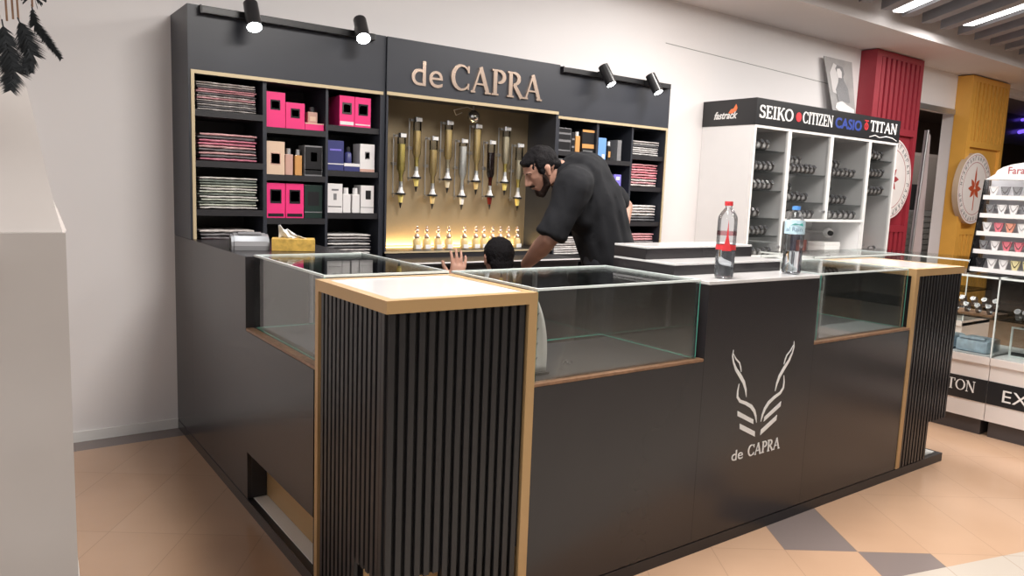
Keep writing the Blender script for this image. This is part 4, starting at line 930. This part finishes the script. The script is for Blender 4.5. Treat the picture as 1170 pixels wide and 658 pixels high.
# things in those counters
t = thing('bracelet_tray', 'brown tray of watches on the glass shelf behind the TON lettering counter', 'tray', (4.22, .12, .743))
obj('tray', MB().box(0, .22, 0, .42, 0, .012), M['worn'], t)
k0 = None
for i in range(6):
    for j in range(2):
        dup(wt, (4.27 + .09 * j, .16 + .066 * i, .756 + .03 * j), rz=-PI / 2, label='watch on a tan cushion on the shelf of the TON counter', group='watches on the TON counter shelf', s=.85)
for i in range(2):
    t = thing('wrapped_pack', ['pale blue wrapped packs on the floor of the TON counter, nearer the pillar', 'pale blue wrapped pack on the floor of the TON counter, nearer the joint'][i], 'package', (4.22, .34 - .21 * i, .507))
    obj('pack', MB().box(0, .2, 0, .19, 0, .085, bev=.02), M['bluepack'], t); obj('folded_end', MB().box(-.004, .02, .02, .17, .086, .10), M['bluepack'], t)
t = thing('clear_box', 'small glass box inside the counter with EX lettering', 'box', (4.30, -.22, .507))
obj('frame', MB().box(0, .01, 0, .26, 0, .01).box(0, .01, 0, .26, .18, .19).box(0, .01, 0, .01, .01, .18).box(0, .01, .25, .26, .01, .18), M['edge'], t); obj('shade', MB().box(.012, .2, .01, .25, .001, .18), M['glassdim'], t)
for i in range(5):
    o = dup(wt, (4.28, .0 - .045 * i, .743), rz=-PI / 2, label='pale bracelet coil leaning on the shelf of the EX counter', group='bracelets in the EX counter', s=.95)
white_counter('white glass counter in front of the watch cabinet', 4.30, 5.60, 1.42, 1.90)
white_counter('far white glass counter beyond the kiosk pillar', 5.63, 6.14, .88, 1.90)
for i in range(7):
    dup(wt, (4.62 + .1 * i, 1.55, .743), label='watch lying in the glass counter before the cabinet', group='watches in the counter before the cabinet', s=1.0)
# tiered jewellery stand
t = thing('jewellery_stand', 'tiered clear acrylic stand of pendants with rounded white Farah header', 'display stand', (4.30, -.22, 1.001))
wd = .55
M['acrylic'] = thin_glass('acrylic_side', (.80, .82, .85), 1.2)
for yy in (wd, 0): obj('side_panel', MB().poly([(.0, yy, .0), (.20, yy, .0), (.20, yy, .60), (.10, yy, .60)], (0, .006, 0)), M['acrylic'], t)
obj('back_panel', MB().box(.19, .20, .006, wd - .001, 0, .60), mat('frosted_acrylic', (.55, .55, .58), .3), t)
rows = [0.02, .135, .25, .365, .48]
for i, z in enumerate(rows):
    x0 = .02 + .018 * i
    obj('shelf', MB().box(x0, .188, .007, wd - .002, z, z + .006).box(x0 - .002, x0 - .0001, .007, wd - .002, z - .006, z + .022), M['carton'], t)
hd = MB(); hd.poly([(.095, wd - .0, .60)] + [(.095, wd / 2 + .0 + (wd / 2 - .055) * math.cos(a), .60 + .035 + .075 * math.sin(a)) for a in [PI * i / 10 for i in range(11)]] + [(.095, 0, .60)], (.012, 0, 0))
obj('header', hd, M['letter'], t)
text_mesh('header_lettering', 'Farah 2', .062, mat('faded_maroon_ink', (.35, .10, .12), .5), t, frame4((.0945, wd - .125, .638), (0, -1, 0), (0, 0, 1)), ext=.0006, offset=.001, sx=.9)
obj('base_strip', MB().box(-.01, -.001, .05, wd - .08, .0, .008), M['darkcard'], t)
pcols = [M['carton'], M['greycard'], M['darkcard'], mat('rose_card', (.60, .16, .20), .4), mat('coral_card', (.65, .28, .20), .4), mat('sand_card', (.62, .55, .30), .4)]
plan = [[2, 0, 0, 5, 5, 0, 1, 2], [1, 0, 3, 3, 3, 0, 3, 1], [0, 3, 4, 0, 1, 3, 0, 1], [1, 0, 0, 1, 2, 0, 1, 0], [0, 1, 1, 2, 1, 0, 2, 1]]
pp = {}
rown = ['bottom', 'second', 'middle', 'fourth', 'top']; cn = ['white', 'grey', 'black', 'rose', 'coral', 'sand']
for i, z in enumerate(rows):
    for j, ci in enumerate(plan[i]):
        loc = (4.30 + .02 + .018 * i + .045, -.22 + wd - .04 - .067 * j, 1.001 + z + .0065)
        lb = 'small %s pendant bust on the %s tier of the jewellery stand' % (cn[ci], rown[i]); gp = '%s pendants on the %s tier' % (cn[ci], rown[i])
        if ci not in pp:
            q = thing('pendant_bust', lb, 'pendant', loc, group=gp)
            obj('bust', MB().poly([(0, -.028, .072), (0, .028, .072), (0, .022, .045), (0, .010, .0), (0, -.010, 0), (0, -.022, .045)], (.014, 0, 0)), pcols[ci], q)
            obj('pendant', MB().ribbon([(-.022, .068, .003), (-.012, .045, .003), (0, .030, .008), (.012, .045, .003), (.022, .068, .003)], lambda a, b_: Vector((-.0005, a, b_)), (-.002, 0, 0)), M['chrome'] if ci != 0 else M['steel'], q)
            pp[ci] = q
        else: dup(pp[ci], loc, label=lb, group=gp)

# ================================================================== FOREGROUND COVERED STAND AND FEATHERS
t = thing('covered_stand', 'tall stand wrapped in cream satin cloth at the picture edge', 'covered stand', (-1.25, -.30, 0))
def cloth(rows_, name, seams=()):
    """rows_: list of (z, [outline points (x,y)]) resampled equal count"""
    mb = MB(); bm = mb.bm; R = []
    for z, pts in rows_: R.append([bm.verts.new((x, y, z)) for x, y in pts])
    n = len(R[0])
    for i in range(len(R) - 1):
        for k_ in range(n): bm.faces.new((R[i][k_], R[i][(k_ + 1) % n], R[i + 1][(k_ + 1) % n], R[i + 1][k_]))
    bm.faces.new(R[0][::-1]); bm.faces.new(R[-1]); return mb
def rect(xa, xb, ya, yb, n=16, wob=0, ph=0, z=0):
    out = []
    for side in range(4):
        for i in range(n):
            u = i / n
            x, y = ((xa + (xb - xa) * u, ya), (xb, ya + (yb - ya) * u), (xb - (xb - xa) * u, yb), (xa, yb - (yb - ya) * u))[side]
            k_ = wob * noise.noise(Vector((x * 5, z * 3.2, side + ph)))
            k_ *= math.sin(PI * u) ** .5 if u > 0 else 0
            out.append((x + (k_ if side in (1, 3) else 0), y + (k_ if side in (0, 2) else 0)))
    return out
xr = .460
lower = [(z, rect(-.60, xr, 0, .42, 16, .034 + .03 * max(0, z - 1.0), 0, z * 1.6)) for z in [.005 + 1.305 * i / 40 for i in range(41)]]
obj('lower_cover', cloth(lower, 'c'), M['satin'], t, smooth=True)
upper = []
for i in range(24):
    v = i / 23; z = 1.3105 + .85 * v
    e = .035 * min(1, v * 12) + .0
    xr2 = xr - .004 - (.036 * min(v / .28, 1) ** .85) - max(0, v - .28) * .22
    upper.append((z, rect(-.58 + .3 * v, xr2, .004 + .22 * v ** .8, .41 - .12 * v, 16, .055, 3, z * 2.0)))
obj('upper_cover', cloth(upper, 'c'), M['satin'], t, smooth=True)
sm = [(.22 + .004 * math.sin(i), -.004, 1.30 - .05 * i) for i in range(26)]
obj('seam', MB().tube([(.235 - .00 * i, -.012, z) for i, (_, _, z) in enumerate(sm)], .0018, 6), mat('shaded_seam_thread', (.48, .43, .41), .7), t)

def ipx(u, v, y):
    d = FWD + RGT * ((u - 585) / 861.05) - UPV * ((v - 329) / 861.05); k_ = (y - CAM.y) / d.y; return CAM + d * k_
def feather(label, pts, wmax, seedv):
    rnd = random.Random(seedv); P_ = [Vector(p) for p in pts]
    t = thing('hanging_feather', label, 'feather', P_[0]); o0 = P_[0]; S_ = []
    for i in range(len(P_) - 1):
        for k_ in range(8): S_.append(P_[i].lerp(P_[i + 1], k_ / 8) - o0)
    S_.append(P_[-1] - o0)
    obj('quill', MB().tube(S_, .0011, 5), M['feather'], t)
    mb = MB(); n = len(S_); side0 = RGT
    for i in range(2, n - 1):
        u = i / n; wv = wmax * min(1, (u * 5)) * (1 - u) ** .45 + .001
        d = (S_[i + 1] - S_[i]).normalized(); sd = d.cross(Vector((-.3, -.9, 0))).normalized()
        for sg_ in (-1, 1):
            for rep in range(6):
                a = S_[i].lerp(S_[i + 1], rep / 6) + Vector((0, rnd.uniform(-.002, .002), 0)); l = wv * rnd.uniform(.65, 1.15)
                e = a + sd * sg_ * l + d * l * .9 + Vector((0, rnd.uniform(-.004, .004), 0)); w2 = d * .0011
                mb.poly([a - w2, a + w2, e], Vector((-.2, -.9, 0)) * .0004)
    obj('vane', mb, M['feather'], t)
yf = -.46
feather('black feather with a long dark tip, hanging lowest at the picture edge', [ipx(2, 22, yf), ipx(8, 55, yf), ipx(15, 80, yf), ipx(12, 103, yf)], .030, 1)
feather('black feather hanging between two others over the satin stand', [ipx(20, 20, yf - .01), ipx(30, 42, yf - .01), ipx(37, 62, yf - .01), ipx(28, 82, yf - .01)], .022, 2)
feather('small black feather with white tie under the middle feather', [ipx(32, 56, yf - .03), ipx(34, 68, yf - .03), ipx(36, 83, yf - .03)], .008, 3)
feather('slender black feather swinging out towards the wall', [ipx(36, 5, yf + .02), ipx(40, 28, yf + .02), ipx(54, 46, yf + .02), ipx(70, 67, yf + .02)], .010, 4)
t = thing('dream_catcher', 'pale lace hoop of the hanging dream catcher above the feathers', 'dream catcher', ipx(25, -85, yf))
o0 = ipx(25, -85, yf); k = MB()
ring = [o0 + RGT * .10 * math.cos(a) + UPV * .10 * math.sin(a) - o0 for a in [2 * PI * i / 36 for i in range(37)]]
obj('hoop', MB().tube(ring, .005, 8), M['satin'], t)
for i in range(12): k.tube([ring[i * 3], ring[(i * 3 + 14) % 36]], .0008, 5)
obj('web', k, M['paper'], t)
k = MB()
for (u, v, u2, v2) in ((3, -45, 8, 24), (10, -45, 15, 22), (16, -45, 21, 22), (34, -45, 37, 8)): k.tube([ipx(u, v, yf) - o0, ipx(u2, v2, yf) - o0], .0016, 5)
obj('cords', k, M['worn'], t)
k = MB()
for i in range(60):
    rnd = random.Random(i); a = ipx(38, -6, yf) - o0; d = (RGT * rnd.uniform(-1, 1) + UPV * rnd.uniform(-.5, .9)).normalized() * rnd.uniform(.012, .026)
    k.poly([a, a + d + UPV * .002, a + d - UPV * .002], (0, -.0004, 0))
obj('fluff', k, M['feather'], t)

# ================================================================== PEOPLE
def hull_ell(bm, items):
    """convex hull of ellipsoids: items = [(center, (rx,ry,rz), 3x3 or None)]"""
    vs = []
    for c_, r_, R_ in items:
        for i in range(1, 8):
            ph = PI * i / 8
            for j in range(14):
                th = 2 * PI * j / 14; v = Vector((r_[0] * math.sin(ph) * math.cos(th), r_[1] * math.sin(ph) * math.sin(th), r_[2] * math.cos(ph)))
                vs.append(bm.verts.new(Vector(c_) + (R_ @ v if R_ else v)))
        for s_ in (-1, 1):
            v = Vector((0, 0, r_[2] * s_)); vs.append(bm.verts.new(Vector(c_) + (R_ @ v if R_ else v)))
    r = bmesh.ops.convex_hull(bm, input=vs)
    dead = [g for g in r['geom_interior'] if isinstance(g, bmesh.types.BMVert)] + [g for g in r['geom_unused'] if isinstance(g, bmesh.types.BMVert)]
    bmesh.ops.delete(bm, geom=list(set(dead)), context='VERTS')
def limb(bm, pts, R_=None):
    for i in range(len(pts) - 1):
        (a, ra), (b, rb) = pts[i], pts[i + 1]; ra = ra if isinstance(ra, tuple) else (ra,) * 3; rb = rb if isinstance(rb, tuple) else (rb,) * 3
        hull_ell(bm, [(a, ra, R_), (b, rb, R_)])
def remesh(name, bm, m, parent, voxel, smooth=6, wrinkle=0, wsc=8, seed=0, wz=1.):
    me = bpy.data.meshes.new('tmp'); bm.to_mesh(me); bm.free(); o = bpy.data.objects.new('tmp', me); COL.objects.link(o)
    md = o.modifiers.new('r', 'REMESH'); md.mode = 'VOXEL'; md.voxel_size = voxel
    sm_ = o.modifiers.new('s', 'SMOOTH'); sm_.factor = .6; sm_.iterations = smooth
    dg = bpy.context.evaluated_depsgraph_get(); me2 = bpy.data.meshes.new_from_object(o.evaluated_get(dg)); bpy.data.objects.remove(o)
    if wrinkle:
        for v in me2.vertices:
            p_ = Vector((v.co.x * wsc, v.co.y * wsc, v.co.z * wsc * wz + seed)); k_ = noise.noise(p_) + .5 * noise.noise(p_ * 2.3)
            v.co += v.normal * (wrinkle * k_)
    me2.name = name; o = link(name, me2, m, parent)
    for p_ in me2.polygons: p_.use_smooth = True
    return o
def head(bm, c_, fdir, updir, s=1.0, faceonly=False):
    """ellipsoid skull + jaw + nose + brow + lips + ears, oriented by face direction and up"""
    f = Vector(fdir).normalized(); u = Vector(updir); u = (u - f * u.dot(f)).normalized(); l = u.cross(f)
    R_ = Matrix(((l.x, f.x, u.x), (l.y, f.y, u.y), (l.z, f.z, u.z)))   # local x = left, y = forward, z = up
    P_ = lambda x, y, z: Vector(c_) + R_ @ Vector((x * s, y * s, z * s)); q = lambda *a: tuple(k_ * s for k_ in a)
    hull_ell(bm, [(P_(0, -.012, .030), q(.074, .094, .082), R_)])
    hull_ell(bm, [(P_(0, .018, -.005), q(.064, .066, .075), R_), (P_(0, .052, -.082), q(.026, .022, .020), R_), (P_(.034, .0, -.062), q(.018, .03, .022), R_), (P_(-.034, .0, -.062), q(.018, .03, .022), R_)])
    hull_ell(bm, [(P_(0, .084, .012), q(.007, .008, .01), R_), (P_(0, .104, -.022), q(.010, .010, .009), R_), (P_(.012, .088, -.028), q(.007, .008, .006), R_), (P_(-.012, .088, -.028), q(.007, .008, .006), R_)])
    hull_ell(bm, [(P_(.028, .074, .026), q(.018, .010, .007), R_), (P_(-.028, .074, .026), q(.018, .010, .007), R_)])
    hull_ell(bm, [(P_(.016, .074, -.052), q(.010, .009, .006), R_), (P_(-.016, .074, -.052), q(.010, .009, .006), R_), (P_(0, .084, -.052), q(.010, .007, .008), R_)])
    for sd in (1, -1):
        hull_ell(bm, [(P_(.028 * sd, .066, .008), q(.013, .012, .009), R_)])
        hull_ell(bm, [(P_(.076 * sd, -.010, .012), q(.007, .016, .020), R_), (P_(.074 * sd, -.004, -.020), q(.006, .010, .012), R_)])
    return P_, R_
def hand(bm, w0, dirv, palm_n, thumb_side, s=1.0, curl=.25, spread=.10):
    """palm from wrist w0 along dirv, palm normal palm_n, five fingers"""
    d = Vector(dirv).normalized(); n_ = Vector(palm_n); n_ = (n_ - d * n_.dot(d)).normalized(); sd = d.cross(n_) * thumb_side; w0 = Vector(w0)
    hull_ell(bm, [(w0, (.021 * s, .021 * s, .021 * s), None), (w0 + d * .075 * s + sd * .028 * s, (.012 * s,) * 3, None), (w0 + d * .075 * s - sd * .030 * s, (.011 * s,) * 3, None), (w0 + d * .03 * s + sd * .026 * s, (.014 * s,) * 3, None)])
    lens = [.076, .086, .080, .062]
    for i, ln in enumerate(lens):
        off = (.030 - .021 * i); a = w0 + d * (.080 - .004 * abs(i - 1)) * s + sd * off * s
        dd_ = (d + sd * (.10 + spread) * (1.2 - i * .8)).normalized(); r0 = .0092 * s; p_ = a; pts = [(p_, r0)]
        for k_, fr_ in enumerate((.45, .30, .25)):
            dd_ = (dd_ + n_ * curl * (k_ + .4) * .8).normalized(); p_ = p_ + dd_ * ln * fr_ * s; pts.append((p_, r0 * (.93 - .10 * k_)))
        limb(bm, pts)
    a = w0 + d * .022 * s + sd * .026 * s; t1 = (d * .7 + sd * .75 + n_ * .25).normalized(); b_ = a + t1 * .038 * s; c2 = b_ + (t1 + d * .5).normalized() * .030 * s; e2 = c2 + (t1 * .6 + d * .8).normalized() * .022 * s
    limb(bm, [(a, .014 * s), (b_, .0115 * s), (c2, .0098 * s), (e2, .0085 * s)])
V3 = Vector
# ---- bent man
t = thing('person', 'bearded man in black t-shirt bending over behind the counter, looking down', 'person', (1.85, 1.05, 0))
O = V3((1.85, 1.05, 0)); A_ = lambda x, y, z: V3((x, y, z)) - O
f = V3((-.85, .53, 0)); l = V3((-.53, -.85, 0))
hip = A_(1.84, 1.06, .96); wst = A_(1.79, 1.08, 1.12); che = A_(1.70, 1.11, 1.36); upc = A_(1.63, 1.14, 1.475); nck = A_(1.555, 1.17, 1.520); hc = A_(1.452, 1.20, 1.522)
Rt = Matrix(((l.x, f.x, 0), (l.y, f.y, 0), (0, 0, 1)))
tilt = Matrix.Rotation(-.45, 3, l)
Rb = tilt @ Rt
shN = A_(1.49, 1.0, 1.445); shF = A_(1.86, 1.27, 1.50); elN = A_(1.40, 1.04, 1.19); wrN = A_(1.475, 1.32, 1.03)
elF = A_(2.165, 1.31, 1.345); wrF = A_(1.99, 1.16, 1.12)
kN = A_(1.78, .99, .50); kF = A_(1.90, 1.20, .50); aN = A_(1.83, .95, .09); aF = A_(1.97, 1.18, .09)
bm = bmesh.new()
P_, Rh = head(bm, hc, (-.76, .22, -.55), (-.45, .05, .85), 1.02)
limb(bm, [(P_(0, -.035, -.05), (.052,) * 3), (nck, .060), (upc + f * -.02, .075)])
limb(bm, [(upc, (.15, .10, .10)), (che, (.145, .095, .11)), (wst, (.135, .09, .10)), (hip, (.145, .10, .10))], Rb)
limb(bm, [(shN, .047), (elN, .047), (elN.lerp(wrN, .35), .050), (wrN, .031)]); limb(bm, [(shF, .055), (elF, .046), (elF.lerp(wrF, .35), .042), (wrF, .028)])
limb(bm, [(shN, .045), (upc, .07), (shF, .05)])
limb(bm, [(hip + l * .09, .09), (kN, .058), (kN.lerp(aN, .35), .052), (aN, .036)]); limb(bm, [(hip - l * .09, .09), (kF, .058), (kF.lerp(aF, .35), .052), (aF, .036)])
hand(bm, wrN, (wrN - elN).normalized() + V3((.1, .1, -.4)), (-.3, .9, -.2), 1, 1.0, .35)
hand(bm, wrF, V3((-.35, -.35, -.75)), (.2, -.8, .1), 1, 1.0, .35)
remesh('body', bm, M['skin'], t, .0055, 3)
# hair, beard
bm = bmesh.new()
q = lambda a, b_, c_: (a, b_, c_)
hull_ell(bm, [(P_(0, -.018, .036), (.079, .095, .083), Rh)]); hull_ell(bm, [(P_(0, .046, .074), (.054, .034, .022), Rh), (P_(0, -.02, .084), (.066, .06, .036), Rh)])
hull_ell(bm, [(P_(0, -.075, -.010), (.062, .035, .050), Rh)])
for sd in (1, -1): hull_ell(bm, [(P_(.066 * sd, .022, .020), (.012, .014, .030), Rh), (P_(.066 * sd, .0, .06), (.015, .03, .03), Rh)])
bo = remesh('hair', bm, M['hair'], t, .006, 2, .004, 60)
bm = bmesh.new()
for sd in (1, -1): limb(bm, [(P_(.061 * sd, .020, -.018), .012), (P_(.050 * sd, .024, -.062), .018), (P_(.020 * sd, .058, -.098), .019)])
limb(bm, [(P_(.022, .060, -.098), .019), (P_(-.022, .060, -.098), .019)]); limb(bm, [(P_(.024, .080, -.042), .006), (P_(0, .090, -.040), .006), (P_(-.024, .080, -.042), .006)])
hull_ell(bm, [(P_(0, .066, -.078), (.020, .018, .014), Rh)])
for sd in (1, -1): limb(bm, [(P_(.016 * sd, .085, .030), .004), (P_(.045 * sd, .070, .030), .004)])
remesh('beard', bm, M['beard'], t, .004, 2, .002, 80)
# t-shirt
bm = bmesh.new()
limb(bm, [(nck + V3((.02, 0, -.012)), (.078, .070, .05)), (upc + V3((.01, 0, .0)), (.175, .125, .125))], Rb)
limb(bm, [(upc + V3((.05, 0, .035)), (.175, .125, .120)), (che + V3((.03, 0, 0)), (.185, .140, .13)), (wst, (.180, .135, .11)), (hip + V3((0, 0, .02)), (.185, .145, .11))], Rb)
hull_ell(bm, [(upc + V3((.09, -.01, .045)), (.12, .10, .10), Rb), (che + V3((.07, -.01, .03)), (.15, .12, .12), Rb), (wst + V3((.07, 0, .0)), (.15, .12, .10), Rb), (hip + V3((.06, 0, .06)), (.16, .13, .10), Rb)])
ax = (elN - shN).normalized(); sx_ = ax.orthogonal().normalized(); sy_ = ax.cross(sx_); Ra = Matrix(((sx_.x, sy_.x, ax.x), (sx_.y, sy_.y, ax.y), (sx_.z, sy_.z, ax.z)))
limb(bm, [(upc + V3((-.02, -.04, .0)), (.10, .10, .10)), (shN + V3((.012, 0, .0)), (.098, .098, .098)), (shN.lerp(elN, .5) + V3((.01, 0, 0)), (.078, .078, .03)), (shN.lerp(elN, .96), (.080, .080, .012))], Ra)
hull_ell(bm, [(shN.lerp(elN, .45) + V3((.03, .02, 0)), (.06, .06, .06), None), (che + V3((-.02, 0, -.02)), (.15, .12, .12), Rb), (upc, (.14, .10, .10), Rb), (wst.lerp(che, .5), (.13, .10, .08), Rb)])
limb(bm, [(shF, .085), (shF.lerp(elF, .55), .070), (shF.lerp(elF, .82), .064)])
remesh('t_shirt', bm, M['tee'], t, .009, 4, .016, 9, 3, .55)
# wristwatch-like bangle hint on far side is hidden; trousers and shoes
bm = bmesh.new()
limb(bm, [(wst + V3((0, 0, -.06)), (.165, .125, .06)), (hip, (.178, .14, .11))], Rb)
limb(bm, [(hip + l * .09, .115), (kN, .080), (aN + V3((0, 0, .02)), .062)]); limb(bm, [(hip - l * .09, .115), (kF, .080), (aF + V3((0, 0, .02)), .062)])
remesh('trousers', bm, M['trouser'], t, .011, 4, .010, 9, 8)
for a_ in (aN, aF):
    bm = bmesh.new(); limb(bm, [(a_ + V3((.03, -.02, -.045)), (.042, .042, .040)), (a_ + f * .15 + V3((0, 0, -.055)), (.045, .042, .030))]); remesh('shoe', bm, M['sole'], t, .008, 3)
# ---- crouching person, seen from behind
t = thing('person', 'person crouching behind the front glass case, only dark hair and a raised hand showing', 'person', (1.32, 1.40, 0))
O = V3((1.32, 1.40, 0)); A_ = lambda x, y, z: V3((x, y, z)) - O
hc = A_(1.325, 1.37, 1.052)
bm = bmesh.new(); P_, Rh = head(bm, hc, (.25, .95, -.1), (0, 0, 1), .98)
l2 = V3((-.96, .27, 0)); f2 = V3((.27, .96, 0)); R2 = Matrix(((l2.x, f2.x, 0), (l2.y, f2.y, 0), (0, 0, 1)))
nk = A_(1.315, 1.35, .90); up_ = A_(1.31, 1.36, .78); ch = A_(1.31, 1.36, .64); pv = A_(1.30, 1.30, .36)
limb(bm, [(P_(0, -.03, -.05), .052), (nk, .056), (up_, .07)]); limb(bm, [(up_, (.15, .09, .08), ), (ch, (.15, .10, .12)), (pv, (.15, .11, .10))], R2)
sL = up_ + l2 * .18; sR = up_ - l2 * .18; eL = A_(1.015, 1.36, .66); wL = A_(1.003, 1.255, .955); eR = A_(1.50, 1.48, .56); wR = A_(1.46, 1.66, .70)
limb(bm, [(sL, .052), (eL, .042), (wL, .028)]); limb(bm, [(sR, .052), (eR, .042), (wR, .028)]); limb(bm, [(sL, .055), (up_, .07), (sR, .055)])
hand(bm, wL + V3((0, 0, .005)), (.10, .05, 1), (.2, .9, .1), 1, 1.0, .22, .0)
hand(bm, wR, (.0, .9, .3), (0, .2, -1), 1, 1.0, .3)
k1 = A_(1.20, 1.62, .12); k2 = A_(1.48, 1.60, .14); a1 = A_(1.20, 1.22, .07); a2 = A_(1.44, 1.20, .07)
limb(bm, [(pv + l2 * .09, .09), (k1, .058), (a1, .036)]); limb(bm, [(pv - l2 * .09, .09), (k2, .058), (a2, .036)])
remesh('body', bm, M['skin'], t, .0045, 3)
bm = bmesh.new(); hull_ell(bm, [(P_(0, -.016, .036), (.080, .098, .086), Rh)]); hull_ell(bm, [(P_(0, -.060, -.020), (.066, .045, .060), Rh)])
remesh('hair', bm, M['hair'], t, .006, 2, .003, 70)
bm = bmesh.new(); limb(bm, [(nk + V3((0, 0, -.05)), (.09, .08, .04)), (up_, (.175, .115, .10)), (ch, (.175, .125, .12)), (pv, (.18, .14, .11))], R2)
limb(bm, [(sL, .078), (sL.lerp(eL, .7), .064)]); limb(bm, [(sR, .078), (sR.lerp(eR, .7), .064)])
remesh('t_shirt', bm, M['tee'], t, .010, 4, .010, 8)
bm = bmesh.new(); limb(bm, [(pv + l2 * .09, .115), (k1, .080), (a1, .058)]); limb(bm, [(pv - l2 * .09, .115), (k2, .080), (a2, .058)]); hull_ell(bm, [(pv, (.18, .14, .11), R2)])
remesh('trousers', bm, M['trouser'], t, .011, 4, .010, 9, 8)
for a_ in (a1, a2):
    bm = bmesh.new(); limb(bm, [(a_ + V3((0, .02, -.02)), (.042, .04, .035)), (a_ + V3((0, -.11, -.012)), (.045, .04, .04))]); remesh('shoe', bm, M['sole'], t, .008, 3)
